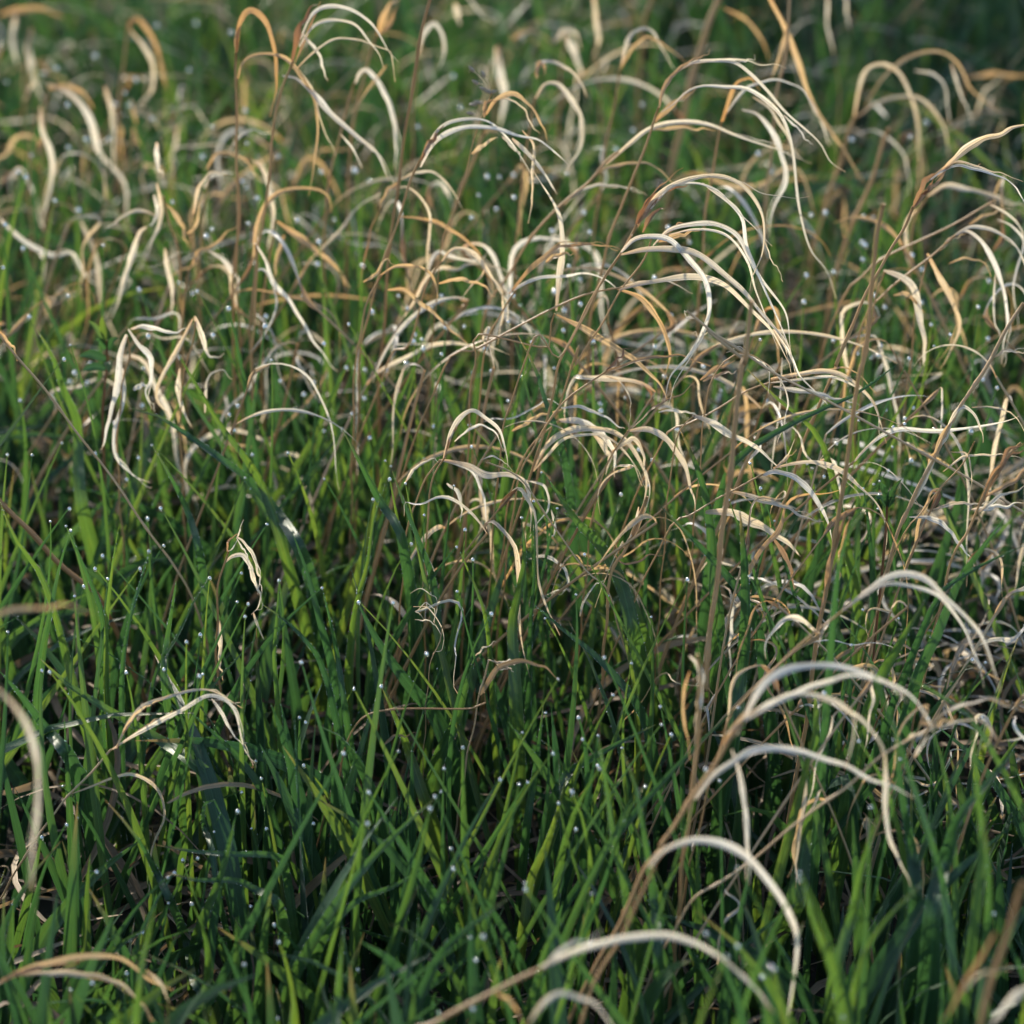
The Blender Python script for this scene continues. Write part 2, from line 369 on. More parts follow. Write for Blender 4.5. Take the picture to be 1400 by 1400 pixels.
ST('blurred thin bare stem close to the camera, left of the snapped stem right of centre', 1.64,
   '3 355,1150 345,1230 335,1330 330,1400 6 325,120 305,280 285,420 270,600 250,750 230,900 200,1150 180,1380 9 175,60 150,300 120,600', 24,
   [('6 265,620 262,560 250,500', 14, 'b', .1)], stone=.6, group='snapped bare stems')
ST('short snapped brown stem behind the lone tall stalk at upper right', 2.3,
   '3 882,488 840,620 780,780 710,940 680,1050 650,1180', 18, [], stone=.5, group='snapped bare stems')
ST('fallen pale stem lying straight across the right half, frayed tip pointing up left', 1.8,
   '3 110,1190 150,1222 200,1262 330,1380 6 180,0 330,90 450,170 600,250 740,325 900,410 1040,490 1200,580 1300,640 1400,700 1500,770', 12, [
   ('3 150,1220 110,1215 100,1185', 8, 'p'), ('3 260,1350 310,1330 345,1350 330,1330', 7, 'p'), ('3 200,1262 160,1290 130,1265', 6, 'p'),
   ('6 300,95 370,110 420,160 425,240', 9, 'p')], stone=.95)
# right middle
ST('dry stalk below the fallen stem, wide pale leaf curving down, frayed tips at its neck', 1.85,
   '6 405,555 300,610 220,650 130,710 40,770', 8, [
   ('6 400,560 450,545 520,570 580,620 620,680 650,740 665,810', 36, 'w', -.12),
   ('6 440,532 520,515 600,510 680,530 750,580 810,640 860,720 872,800 865,890', 24, 'p', .1),
   ('6 440,540 490,490 520,428', 12, 'p', .1), ('6 445,530 490,500 530,460', 10, 'g', .1),
   ('6 280,622 360,640 450,672 540,705 630,745', 28, 'p', -.2)])
ST('broad sun-striped dry leaf lying slantwise under the middle right arches', 1.87,
   '6 250,690 240,760 230,860', 8, [('6 180,700 280,700 360,740 440,780 500,820 550,880', 48, 'p', -.1), ('6 440,800 480,860 510,930 520,1000', 30, 'b', -.1)])
ST('cluster of narrow arching leaves right of the middle, bowing over behind the fallen stem', 1.9,
   '6 430,205 330,240 200,320 100,370 20,420', 8, [
   ('6 430,190 520,175 640,160 740,190 800,250 840,330 872,440', 24, 'p', -.12), ('6 430,205 540,195 660,180 760,225 830,300 850,420', 14, 'w', -.1),
   ('6 440,220 560,240 680,262 770,300', 26, 'p', -.2), ('6 430,195 560,170 680,150 760,170 830,240', 12, 'g', .1),
   ('6 160,195 220,150 290,128', 22, 'b', .1), ('6 170,200 230,175 300,160', 18, 'b', -.1)])
ST('pale leaf hanging from a bent neck above the narrow arching leaves right of middle', 1.86,
   '6 380,110 330,90 260,120 200,200 180,300', 7, [('6 380,110 430,150 480,220 497,300 480,370 450,430', 13, 'p', -.1), ('6 440,0 500,90 540,180 600,240 660,300', 16, 'p', .1)])
ST('long pale dry leaf slanting down behind the green blades right of centre', 1.86,
   '6 140,330 90,380 60,470 40,600', 7, [('6 130,330 190,350 270,400 340,430 420,490 470,530', 34, 'p', -.1), ('6 0,318 60,310 130,325 190,360', 14, 'w', .05)])
ST('thick flattened pale stalk near the right edge leaning right, split into leaves at the top', 1.8,
   '3 1400,1160 1330,1270 1270,1380 6 1290,80 1240,170 1190,250 1150,310 1100,400 1040,520 1000,600 960,690 900,820', 17, [
   ('6 1100,410 1125,340 1160,300 1195,315 1230,360 1242,440', 20, 'p', -.1), ('6 1200,220 1270,130 1330,85 1410,65', 14, 'p', .1),
   ('6 1280,110 1340,82 1420,92', 16, 'g', -.1), ('6 960,690 1010,590 1070,470 1130,340', 30, 'p', -.02),
   ('6 1140,330 1100,390 1060,460 1020,560', 26, 'g', .03)], stone=.75)
ST('brown folded sheath leaning right near the right edge, below the fallen stem end', 1.78,
   '6 1385,435 1330,490 1270,590 1220,690 1180,780 1120,900', 12, [('6 1225,680 1280,570 1335,480 1395,430', 38, 'b', -.02),
   ('6 1250,640 1330,600 1400,540 1450,500', 26, 'b', .05), ('6 1270,600 1330,500 1420,450', 18, 'd', .1), ('6 1230,700 1310,640 1420,600', 20, 'p', -.1)])
ST('thin dry stalk with looping leaves at the right edge, under the fallen stem', 1.82,
   '6 1210,430 1160,520 1090,600 1010,700 930,800', 7, [('6 1090,545 1170,490 1270,478 1400,500', 13, 'p', .1), ('6 1120,470 1180,480 1200,560 1190,640', 9, 'p', -.1),
   ('6 960,720 1040,725 1110,770 1170,840 1200,900', 26, 'w', -.1), ('6 1200,690 1300,680 1400,665', 26, 'p', .1), ('6 1050,690 1160,665 1280,670', 18, 'p', .1),
   ('6 1200,300 1300,300 1370,340 1400,390', 10, 'p', .15)])
ST('pale arch at the right edge above the bottom right, two leaves curving down together', 1.64,
   '6 700,1080 640,1130 520,1230 400,1340 9 330,160 260,260', 10, [
   ('6 700,1080 780,1020 860,960 940,940 1030,960 1100,1030 1180,1100 1240,1180 1280,1280 1320,1390', 28, 'p', -.1),
   ('6 760,1040 860,980 960,980 1060,1020 1130,1080 1180,1160 1210,1250 1250,1360', 20, 'w', -.05)])
# bottom right, near and blurred
ST('near blurred stalk at lower right with several broad pale leaves arching right one above another', 1.55,
   '9 330,235 260,325 200,430 140,520 60,640 0,720 8 1280,720 1215,800 1150,930 1090,1060 1020,1180 960,1290 920,1390 880,1480', 20, [
   ('9 300,290 380,130 450,70 540,35 640,25 740,40 830,75 920,120 990,170 1030,230 1050,280', 36, 'w', .1),
   ('9 262,290 320,240 420,180 500,140 600,98 700,75 800,80 880,105 950,160', 34, 'w', -.05),
   ('9 350,230 420,190 500,142 600,140 700,170 742,230 745,310 720,410', 24, 'w', -.1),
   ('9 600,150 680,175 780,240 840,310 857,365', 22, 'w', -.05),
   ('9 250,330 330,230 420,170', 44, 'o', .02),
   ('9 140,540 200,460 280,400 360,355 450,345 540,365 640,390 740,420 850,470 930,510 1000,550', 38, 'w', -.05),
   ('9 868,370 872,480 870,600 900,720 965,880', 26, 'w', -.02), ('9 280,350 310,440 330,560 345,700 350,860', 24, 'w', -.1)])
ST('near blurred broad leaf at lower right bowing like a hoop down to the bottom edge', 1.5,
   '8 1240,800 1200,900 1120,1060 1040,1200 980,1330', 16, [
   ('8 1225,800 1270,745 1330,712 1410,695 1500,712 1590,760 1660,830 1720,900 1760,970 1790,1060 1785,1180 1760,1330 1750,1420', 38, 'w', -.02)])
ST('near blurred stalk along the bottom edge leaning right with a long leaf bowing over it', 1.45,
   '8 820,1185 640,1270 520,1330 400,1400 300,1450', 20, [
   ('8 790,1195 930,1125 1060,1085 1150,1062 1280,1060 1400,1090 1480,1140 1560,1200 1640,1270 1700,1350', 40, 'w', -.03),
   ('8 640,1280 700,1320 740,1390', 22, 'o', -.05), ('8 820,1190 900,1110 1040,1050', 22, 'w', .05)])
ST('small near blurred hoop of pale leaf at the bottom edge right of centre', 1.42,
   '8 770,1390 740,1440 700,1520', 14, [('8 770,1390 820,1320 880,1290 960,1295 1040,1350 1100,1430', 32, 'w', -.02)])
ST('pair of near blurred stems crossing the bottom right corner', 1.36,
   '9 1400,860 1350,1000 1290,1200 1250,1330 1230,1400', 24, [('9 1290,1050 1200,1200 1130,1320 1080,1410', 26, 'b', 0), ('9 1440,1240 1340,1320 1260,1420', 42, 'w', 0), ('9 1150,1290 1220,1220 1290,1195 1350,1180', 14, 'p')], stone=.45)
ST('blurred dried stalk with a whitish cut tip right of centre, beside a thin bare stem', 1.6,
   '6 145,1245 155,1300 160,1390 9 158,130 155,260 140,400 125,560 100,720', 18, [
   ('6 120,1250 160,1300 162,1400 9 158,180 152,300', 30, 'w', 0), ('6 120,1310 98,1380 9 95,180 105,290 128,375', 18, 'o', 0)], stone=.5)
ST('thin straight stem slanting up right across the lower right grass to a nodding pale tuft', 1.6,
   '9 1030,275 980,300 860,370 740,480 620,560 520,640 400,740 250,850 120,940', 12, [
   ('9 1050,245 1130,190 1250,160 1340,180 1410,200', 22, 'g', .05), ('9 1000,292 1080,260 1180,240 1260,255 1270,300 1230,350', 14, 'p', -.05),
   ('9 980,380 1010,330 1050,290', 18, 'p', -.05), ('9 940,320 1000,290 1060,280', 26, 'p', 0), ('9 1000,250 1080,250 1140,220', 30, 'g', 0)], stone=.8)
# lower left
ST('golden stalk leaning right at lower left, long pale leaves nodding, a small one below', 1.78,
   '7 430,348 380,400 300,490 230,560 170,650 110,730 60,820 0,920 -60,1010', 10, [
   ('7 445,345 490,250 560,180 640,145 740,125 820,130 925,182', 22, 'p', .1), ('7 470,290 520,215 590,165 640,150', 18, 'g', 0),
   ('7 430,348 520,290 600,245 700,195 790,150 860,155 900,200 930,300 940,360 965,420', 24, 'p', -.1),
   ('7 810,155 850,210 880,270 935,335', 17, 'w', -.1), ('7 520,285 600,240 680,205', 20, 'g', -.02),
   ('7 270,520 350,490 430,460 500,443 570,470 615,520 628,600 610,670 580,760 570,915', 17, 'p', -.05)], stone=.8)
ST('golden dry leaves bowing over at the bottom left corner, blurred tips', 1.58,
   '7 20,1235 -60,1280 -130,1340 -180,1400', 12, [
   ('7 0,1240 80,1200 180,1165 300,1145 420,1145 500,1170 580,1220 655,1285', 32, 'g', .05),
   ('7 60,1215 180,1205 270,1203 380,1220 470,1260 540,1320 575,1375', 30, 'g', -.05), ('7 560,1195 620,1250 650,1330', 18, 'p', 0),
   ('7 0,1235 100,1195 220,1170 320,1160', 22, 'b', .02)], stone=.8)
ST('big blurred pale leaf curving in from the left edge and down at lower left', 1.38,
   '7 -60,100 -110,200 -150,400', 16, [('7 -60,90 0,130 60,190 110,270 140,370 150,480 145,600 125,720 122,890', 30, 'p', 0)])
ST('blurred straw-coloured leaf poking in from the left edge, nearly level', 1.4,
   '4 -60,1100 -120,1150 -170,1250', 14, [('4 -80,1110 0,1090 80,1075 200,1062 350,1072', 28, 'g', 0)])
ST('tiny leafless-looking stalk hooked like a crook left of centre, white leaf strips hanging from it', 1.85,
   '4 872,850 850,920 835,1000 830,1150 830,1300 845,1400 860,1480', 9, [
   ('4 870,855 872,815 892,795 915,795', 11, 'b', 0), ('4 872,850 890,840 910,805', 7, 'p', 0),
   ('4 905,795 940,820 975,880 990,940 992,1010', 17, 'w', -.05), ('4 905,800 935,850 960,915', 9, 'w', -.02),
   ('4 860,895 890,870 930,870 960,910 975,970 992,1020 990,1060 965,1087', 22, 'p', -.08), ('4 970,1085 985,1130 1012,1192', 15, 'p', 0), ('4 908,800 918,770 927,740', 8, 'p', 0),
   ('4 840,1115 842,1180 842,1260 850,1350', 24, 'p', 0)], stone=.35)
ST('long thin pale stem running diagonally down from the left edge to the middle left', 1.86,
   '4 -60,-60 0,20 70,110 160,220 240,320 330,440 420,560 480,640 540,730 600,820 660,900 740,1030', 11, [('4 0,10 40,60 75,118', 16, 'o', 0)], stone=.8)
ST('dark brown thick stem slanting down right from the left edge at mid height', 1.95,
   '4 -60,600 0,660 100,760 200,870 300,960 380,1030', 24, [], stone=.15)
# left, crooked pale leaves
ST('bluish white crumpled leaves hanging in a tangle at left, above the long green blades', 1.97,
   '4 485,30 500,100 470,200 455,350 450,500', 9, [
   ('4 485,20 462,100 452,200 432,300 402,400 388,465', 36, 'w', 0), ('4 470,150 477,270 442,380 440,460 490,540 570,595', 28, 'w', -.05),
   ('4 490,0 530,60 575,110 577,180 560,250 582,305', 28, 'w', 0), ('4 510,232 540,215 570,212', 24, 'w', 0), ('4 500,0 560,-10 640,10 720,5', 24, 'p', .1)])
ST('crumpled cream leaves hanging right of the bluish white tangle at left', 1.99,
   '4 745,-30 735,60 700,200 690,330', 8, [('4 740,-40 680,80 622,180 600,260 645,345', 28, 'p', 0), ('4 690,150 682,230 700,310 735,375', 30, 'p', 0), ('4 745,-50 775,30 800,100 860,95', 26, 'p', 0),
   ('4 785,320 790,220 810,170 860,165 890,190', 14, 'w', 0)])
ST('pale bent leaves splaying from one joint at upper left, the left one long and bluish', 2.15,
   '1 622,750 650,850 680,950 690,1080 690,1200', 10, [
   ('1 560,870 535,890 512,960 490,1030 462,1130 425,1225', 30, 'w', -.05), ('1 600,700 615,780 610,870 570,960 525,1055', 24, 'p', 0),
   ('1 590,745 605,800 590,850 560,875', 22, 'w'), ('1 632,950 640,1020 660,1120 655,1210', 26, 'w', -.05),
   ('1 635,780 690,850 720,950', 22, 'g', 0), ('1 600,545 602,620 625,680', 24, 'p', 0), ('1 600,830 540,805 470,830 390,890', 18, 'p', .1)])
ST('white-tipped crumpled leaf hanging alone near the left edge at the top', 2.4,
   '1 150,420 120,520 110,700', 8, [('1 155,410 162,500 192,580 202,660 180,770 160,840 178,892', 28, 'p', 0)])
ST('grey twisting leaf crossing the left edge level with the bent pale leaves', 2.3,
   '1 20,850 -20,950 -40,1100', 8, [('1 0,835 20,860 100,930 200,975 270,970 310,1030 390,1100', 26, 'w', 0)])
ST('blurred nodding pale bunch at upper left with a drooping leaf ending in a point', 2.5,
   '1 185,330 170,450 160,600', 12, [('1 180,325 240,340 300,390 350,470 380,580 440,650 480,740 487,890', 32, 'p', 0), ('1 190,340 260,330 330,370 360,430', 26, 'o', .05), ('1 400,330 430,430 435,560 440,650', 26, 'p', .1)])
ST('blurred double hook of dry leaves at upper left with an orange bend at its top', 2.55,
   '1 492,110 470,250 455,400 450,560', 12, [('1 490,108 520,73 560,105 600,180 622,280 632,345', 26, 'o', 0), ('1 495,112 550,180 585,250 580,340 530,410 500,450', 22, 'p', 0), ('1 488,120 505,75 540,80', 22, 'b', 0)])
ST('very blurred orange-topped leaves in the top left corner', 2.8,
   '1 120,110 100,220 90,400', 12, [('1 0,60 60,40 150,35 250,65', 34, 'o', 0), ('1 125,110 110,200 130,300 165,400', 34, 'p', 0), ('1 60,60 50,160 70,260', 30, 'p', 0)])
# top centre-left
ST('tall stalk left of the pair at top, one brown-bent leaf hooking over to the right', 2.05,
   '1 905,200 905,400 905,560 915,800 900,1000 890,1200', 12, [('1 905,205 918,90 958,38 1010,80 1050,180 1060,300 1035,445', 28, 'o', -.05), ('1 904,210 910,120 945,50', 24, 'b', 0)], base_brown=.9)
ST('tall stalk at top left of centre with a fan of bluish leaves arching right', 2.03,
   '1 1120,235 1080,330 1050,480 1030,650 1010,850 980,1000 960,1250', 13, [
   ('1 1118,235 1140,130 1175,60 1215,10', 34, 'd', 0), ('1 1150,150 1200,52 1270,22 1330,30 1400,70 1450,130 1490,200 1522,232', 19, 'w', 0),
   ('1 1145,180 1200,102 1270,75 1340,90 1400,140 1450,200 1472,262', 17, 'w', -.05), ('1 1130,270 1190,210 1260,160 1330,150 1400,160 1480,190 1502,250 1512,315', 13, 'p', 0),
   ('1 1160,130 1190,170 1230,230 1250,320', 20, 'w', 0), ('1 1130,240 1180,120 1230,0', 14, 'b', .05)])
ST('stalk at top left whose broad bluish white leaf sweeps down right from a brown neck', 2.05,
   '1 912,300 905,420 905,600 912,750 905,950', 9, [
   ('1 910,310 930,240 980,210 1060,212 1120,250 1180,330 1212,420 1207,600 1185,745', 20, 'o', 0), ('1 1080,290 1130,300 1190,350 1260,430 1340,500 1400,550 1450,600 1490,695', 34, 'w', -.05),
   ('1 1060,210 1130,260 1200,360 1240,500 1285,600', 14, 'p', 0), ('1 1300,510 1350,570 1388,645', 12, 'p', 0)])
ST('broad glowing leaf hooping over at the top, just left of the tall bare stem', 2.2,
   '2 100,310 60,440 20,600 -10,760 -20,900', 10, [('2 100,320 118,280 150,270 200,330 240,430 258,540 248,660', 28, 'w', 0), ('2 220,250 160,330 110,400 60,460', 14, 'g', 0)])
ST('very tall upright stem crossing the top edge left of centre, small leaves at its joint', 2.0,
   '2 395,-60 385,0 350,150 320,320 295,480 270,680 240,850 220,1100 200,1350 190,1500', 15, [
   ('2 268,700 225,735 190,800', 30, 'o', 0), ('2 272,690 330,660 400,663 450,700 490,760 508,798', 14, 'p', 0), ('2 240,725 300,718 350,760 385,830 380,920 365,1085', 16, 'p', -.05),
   ('2 270,830 350,838 430,860 500,900 560,960 600,1020 622,1110', 21, 'o', -.05), ('2 190,810 160,880 140,980 110,1100', 9, 'b', 0)], stone=.35)
ST('brown-headed stalk at the top centre, striped leaves arching right to a frayed drop', 1.97,
   '2 350,612 310,700 260,850 210,1000 150,1200 120,1350', 11, [
   ('2 350,615 388,545 440,482', 28, 'd', 0), ('2 350,612 400,520 460,468 540,453 620,470 690,540 740,610 785,685', 16, 'p', .05),
   ('2 350,640 390,560 450,510 530,490 620,490 700,510 790,530 850,570 925,645', 25, 'w', -.05), ('2 740,500 783,560 780,650 775,760 765,850', 16, 'p', 0),
   ('2 700,530 760,590 820,660 875,750', 28, 'p', -.03), ('2 545,590 590,555 650,520', 22, 'g', 0), ('2 660,520 700,560 740,610', 14, 'p', .03)])
ST('thin stalk with tiny open seed husks hanging in a spray above the top centre arches', 1.97,
   '2 620,355 600,400 560,520 530,640 480,800 430,950', 5, [('2 600,440 640,380 700,360 760,400 810,460 832,540', 24, 'o', .1), ('2 595,450 600,400 630,370', 22, 'b', .1), ('2 620,390 690,380 750,430 800,520', 14, 'p', .1)])
ST('blurred curled leaf looping over at top centre, drooping to a thin point', 2.15,
   '2 790,375 760,520 740,700 720,860', 9, [('2 790,380 828,325 880,328 930,390 968,460 962,560 920,630 898,690', 27, 'p', 0), ('2 795,300 800,250 850,235 910,260 960,310 985,370', 22, 'p', .1), ('2 790,290 810,240 830,280', 26, 'b', .1)])
ST('narrow stalk right of top centre with a small looped head of two leaves', 2.25,
   '2 1115,262 1090,400 1060,560 1040,700 1020,850 1000,1050', 10, [('2 1117,255 1148,145 1200,110 1240,130 1280,190 1327,280', 19, 'p', 0), ('2 1115,262 1160,190 1220,140 1290,180 1375,242', 15, 'o', -.05)])
# top right of centre
ST('tall brown-necked stalk right of top centre, long striped leaves arching far right', 1.98,
   '3 5,410 -40,540 -100,680 -150,820 -190,920 -230,1080 -260,1250', 12, [
   ('3 5,415 22,340 80,262 150,222', 26, 'b', 0), ('3 40,300 130,240 220,233 290,240 350,280 420,350 480,420 560,490 620,550 660,620 722,668', 18, 'p', -.05),
   ('3 120,245 260,228 380,240 492,262', 11, 'p', .05), ('3 10,430 60,398 110,352 170,330 260,333 340,340 420,390 480,460 520,600 540,800 580,950 640,1030 682,1145', 19, 'w', -.05),
   ('3 100,262 150,230 200,190', 9, 'b', 0), ('3 0,455 50,410 110,355', 22, 'g', 0), ('3 480,440 540,500 590,560', 10, 'w', 0), ('3 300,240 360,225 375,215', 8, 'p', 0)])
ST('stalk behind the brown-necked one, short orange neck and a bluish leaf dropping steeply', 2.1,
   '3 245,465 220,580 190,760 170,950', 12, [
   ('3 240,475 290,330 340,300 390,345', 26, 'o', 0), ('3 320,420 380,440 440,510 475,600 487,700 440,800 425,905', 26, 'w', 0),
   ('3 250,450 300,380 350,330 430,310 500,320 560,350 610,430', 15, 'w', 0), ('3 360,370 430,420 480,500 530,590 590,620', 14, 'p', 0)])
ST('long diagonal stem rising right to the top centre with low arching cream leaves', 2.05,
   '2 1110,580 1060,620 1000,690 880,790 760,930 680,1060 600,1200', 12, [
   ('2 1060,630 1150,550 1230,490 1330,468 1450,478 1560,520 1700,560 1800,620', 25, 'p', 0), ('2 1000,690 1060,645 1150,625 1250,640 1325,710', 18, 'o', 0),
   ('2 900,785 960,730 1040,710 1130,713 1210,745', 16, 'p', 0), ('2 1250,470 1300,412 1410,345', 30, 'o', .05), ('2 1220,500 1350,490 1480,500', 20, 'g', .05)])
ST('broad yellow leaf falling from the top edge right of centre to a fine point', 2.2,
   '3 505,-60 505,0 490,180 460,330 440,500 420,700', 14, [('3 415,-60 430,0 480,100 530,230 570,350 620,450 700,560 782,690', 32, 'g', 0), ('3 495,100 470,200 430,310', 22, 'g', 0), ('3 560,340 620,460 660,560', 14, 'p', .03)], stone=.7)
ST('blurred orange stem rising out of the top edge right of centre', 2.5,
   '3 240,-20 190,100 150,220 110,380 80,520 50,660 30,800', 28, [('3 250,30 340,80 400,160 430,240', 14, 'o', 0)], stone=.6)
ST('blurred stalk at upper right, leaves hooping over both ways in front of the dark grass', 2.42,
   '3 760,440 730,500 690,640 640,780 590,980 560,1150 540,1300', 15, [
   ('3 745,480 770,330 800,262 860,245 920,280 960,350 985,440 1000,560 1017,665', 21, 'p', 0), ('3 760,450 830,400 920,370 1000,380 1060,430 1100,510 1117,610', 20, 'p', 0),
   ('3 790,410 870,290 960,220 1050,200 1130,230 1200,340 1260,390 1312,425', 20, 'o', .05), ('3 1120,240 1150,340 1207,480', 14, 'p', 0), ('3 980,270 1060,290 1100,350 1112,490', 15, 'w', 0),
   ('3 750,520 820,500 900,545 950,620 960,740', 13, 'w', 0)])
ST('blurred broad golden leaf bowing right behind the head of the lone tall stalk', 2.2,
   '3 1030,752 985,830 965,960 960,1080', 10, [('3 1030,752 1100,712 1200,730 1330,770 1420,800', 30, 'p', 0), ('3 990,800 950,850 950,960 960,1020', 22, 'p', 0)])
ST('slanting thin stalk at right with a kinked joint and whitish drooping leaves', 2.05,
   '3 1280,772 1150,850 1000,920 860,990 780,1060 700,1150', 10, [('3 1190,860 1240,830 1300,810 1365,790', 18, 'g', 0), ('3 1260,780 1330,815 1390,880 1400,960', 14, 'p', 0), ('3 1300,840 1360,870 1400,930 1370,1040 1360,1120 1380,1260', 13, 'w', -.05)])
ST('stalk near the right edge with a broad bluish leaf arching over and hanging straight down', 2.0,
   '3 1140,900 1050,980 950,1050 870,1120 780,1250', 10, [
   ('3 1140,900 1182,885 1240,930 1290,1020 1320,1120 1337,1250 1310,1390', 28, 'w', 0), ('3 1100,925 1200,870 1300,890 1380,960 1430,1100', 20, 'p', 0), ('3 1290,1050 1285,1200 1312,1310', 13, 'w', 0), ('3 1080,960 1120,915 1180,900', 16, 'g', 0)])
ST('golden leaf hanging in a gentle bow at right, left of the broad bluish one', 2.02,
   '3 1035,980 1000,1100 980,1250', 8, [('3 1030,970 1080,1070 1130,1160 1152,1250 1120,1340 1080,1410', 30, 'g', 0), ('3 1110,1010 1180,990 1250,1010 1270,1060', 14, 'o', .05)])
ST('wide bluish leaf hanging like a strap right of centre, under the lone tall stalk', 2.0,
   '3 870,1040 830,1150 800,1300', 9, [('3 862,1035 930,1060 980,1110 1002,1220 1017,1310 1010,1410 6 1005,130', 38, 'w', 0), ('3 900,1130 960,1130 1020,1200', 20, 'o', .05)])
# middle band
ST('loop of orange dry leaves in the middle left of centre, falling to a spiky hook', 1.99,
   '2 430,1000 380,1080 340,1200 300,1330 4 1500,100', 9, [
   ('2 425,1010 470,958 530,958 580,1000 620,1060 660,1120 665,1220 640,1310', 23, 'p', -.05), ('2 600,1020 580,1060 540,1100 500,1150', 12, 'g', 0), ('2 610,1050 640,1090 680,1160 690,1260', 10, 'p', 0)])
ST('low tangle of dry leaves curling to the right beneath the very tall stem', 1.97,
   '2 200,1052 150,1150 120,1280 100,1390', 9, [('2 195,1055 260,1018 330,1020 390,1050 412,1120 400,1180', 19, 'o', 0), ('2 225,1110 290,1110 340,1150 380,1180 440,1240 530,1315', 26, 'g', -.05), ('2 130,1080 180,1050 210,1000 250,1010', 18, 'o', .05),
   ('2 420,1085 480,1070 560,1080 640,1135', 20, 'o', .05)])
ST('orange-sheathed leaf arching level to the right in the centre, over a second paler one', 1.95,
   '2 720,1110 690,1150 640,1230 600,1330', 8, [('2 690,1125 760,1040 830,980 890,940 980,935 1060,945 1115,965', 22, 'o', 0), ('2 830,1005 870,980 935,968', 28, 'o', 0), ('2 680,1125 760,1080 850,1058 950,1050 1050,1065 1110,1110', 18, 'w', 0),
   ('2 870,1190 880,1080 890,960 880,820 780,650', 30, 'p', .1)])
ST('golden leaf sloping down right at upper left of the middle tangle', 2.15,
   '1 1050,840 1040,960 1010,1100 1000,1250', 9, [('1 1058,848 1130,900 1210,960 1290,1030 1325,1095', 38, 'g', 0), ('1 1090,900 1060,1000 1050,1080', 26, 'g', 0)])
ST('whitish leaf dropping right from a broken tip in the left middle, splitting in two', 2.05,
   '1 975,935 985,1050 975,1200 965,1350', 10, [('1 975,930 1020,1000 1045,1080 1110,1160 1170,1250 1250,1370 1290,1430', 24, 'w', 0), ('1 1045,1080 1057,1180 1012,1280 955,1350', 12, 'w', 0), ('1 980,1040 1010,1035 1040,1080', 20, 'w', 0)])
ST('thin arching leaves between the two tall stalks at upper left', 2.2,
   '1 800,650 790,760 770,900 760,1100', 8, [('1 790,650 830,590 890,590 940,620 1010,700', 18, 'g', 0), ('1 870,590 920,520 980,498 1060,520', 14, 'p', 0), ('1 960,612 1000,640 1032,720 1042,860 1020,970', 26, 'p', -.05), ('1 780,720 820,670 900,665', 18, 'w', 0)])
ST('small orange-necked fork of leaves at left, right of the splaying bent leaves', 2.13,
   '1 722,1035 705,1150 690,1280 680,1400', 10, [('1 720,1040 765,965 830,930 905,858', 22, 'o', 0), ('1 800,960 870,1010 912,1090 900,1185', 20, 'w', 0), ('1 740,820 760,720 800,670 870,665', 20, 'p', .1), ('1 715,895 750,860 775,740', 16, 'g', .1)])
ST('low pale arch in the centre over the bright green blades, brown neck on its left', 1.87,
   '5 440,492 400,560 380,700 370,820', 8, [('5 438,495 465,400 500,342 550,312 600,335 650,380 672,440 680,540', 23, 'p', -.05), ('5 480,430 540,380 600,372 640,400 660,450', 14, 'w', .05), ('5 440,495 470,400 515,330', 14, 'b', 0)])
ST('matted pale leaves spilling right and down in the centre below the low arch', 1.88,
   '5 425,500 380,560 340,640 300,760', 8, [('5 420,500 500,520 560,560 590,640 605,760', 20, 'w', -.05), ('5 430,500 520,520 600,555 700,560 760,610 775,700 765,790', 32, 'p', -.08), ('5 450,590 500,640 505,730', 20, 'w', -.02),
   ('5 740,575 820,600 842,680 800,740 770,790', 13, 'w', -.05), ('5 290,590 330,530 380,505 430,500', 16, 'p', .05), ('5 765,880 830,868 890,910 917,960 890,1002 810,1018', 16, 'w', -.02), ('5 850,690 865,760 840,830', 12, 'w', 0)])
ST('thin pale stem slanting down right through the centre to a drop at its tip end', 1.84,
   '5 600,510 690,545 760,600 850,745 940,865 1000,940 1070,1015', 8, [('5 580,500 640,490 700,540', 12, 'p', 0), ('5 960,1100 975,1040 1010,990 1060,955', 14, 'p', 0)], stone=.9)
ST('fine thread-like tendrils curling in loops left of centre among the green blades', 1.85,
   '5 430,1140 420,1200 400,1250 380,1330', 4, [('5 310,1012 350,994 400,1020 412,1060 405,1110', 5, 'p', 0), ('5 322,1062 380,1070 430,1140 437,1200 400,1252', 5, 'p', 0), ('5 328,1112 390,1120 425,1160', 6, 'p', 0), ('5 335,1080 370,1050 405,1075 400,1120', 4, 'p', 0)], stone=.8)
ST('greyish brown dead leaf arching low in the shade below the centre', 1.78,
   '5 590,1390 560,1450 8 140,220', 8, [('5 580,1400 640,1305 740,1270 820,1290 875,1345', 30, 'n', 0), ('8 200,340 250,300 330,290', 14, 'n', 0)], stone=.3)
ST('short frayed stem lying level in the shade below the tendrils', 1.8,
   '5 700,1302 660,1285 620,1270 600,1300', 8, [('5 640,1275 700,1270 715,1280', 10, 'p'), ('5 630,1265 660,1300 710,1305', 9, 'p'), ('5 560,1250 600,1215 640,1200', 9, 'p')], stone=.85)
ST('broad cream leaves drooping in the centre behind the striped arch', 1.92,
   '5 880,350 820,400 760,470 700,600', 8, [('5 880,350 960,355 1040,400 1085,470 1095,560', 42, 'p', 0), ('5 890,302 970,300 1060,340 1135,385', 20, 'w', .05), ('5 1010,400 1070,480 1060,560', 30, 'p', 0),
   ('5 700,390 770,350 840,320 900,300', 22, 'g', .05)])
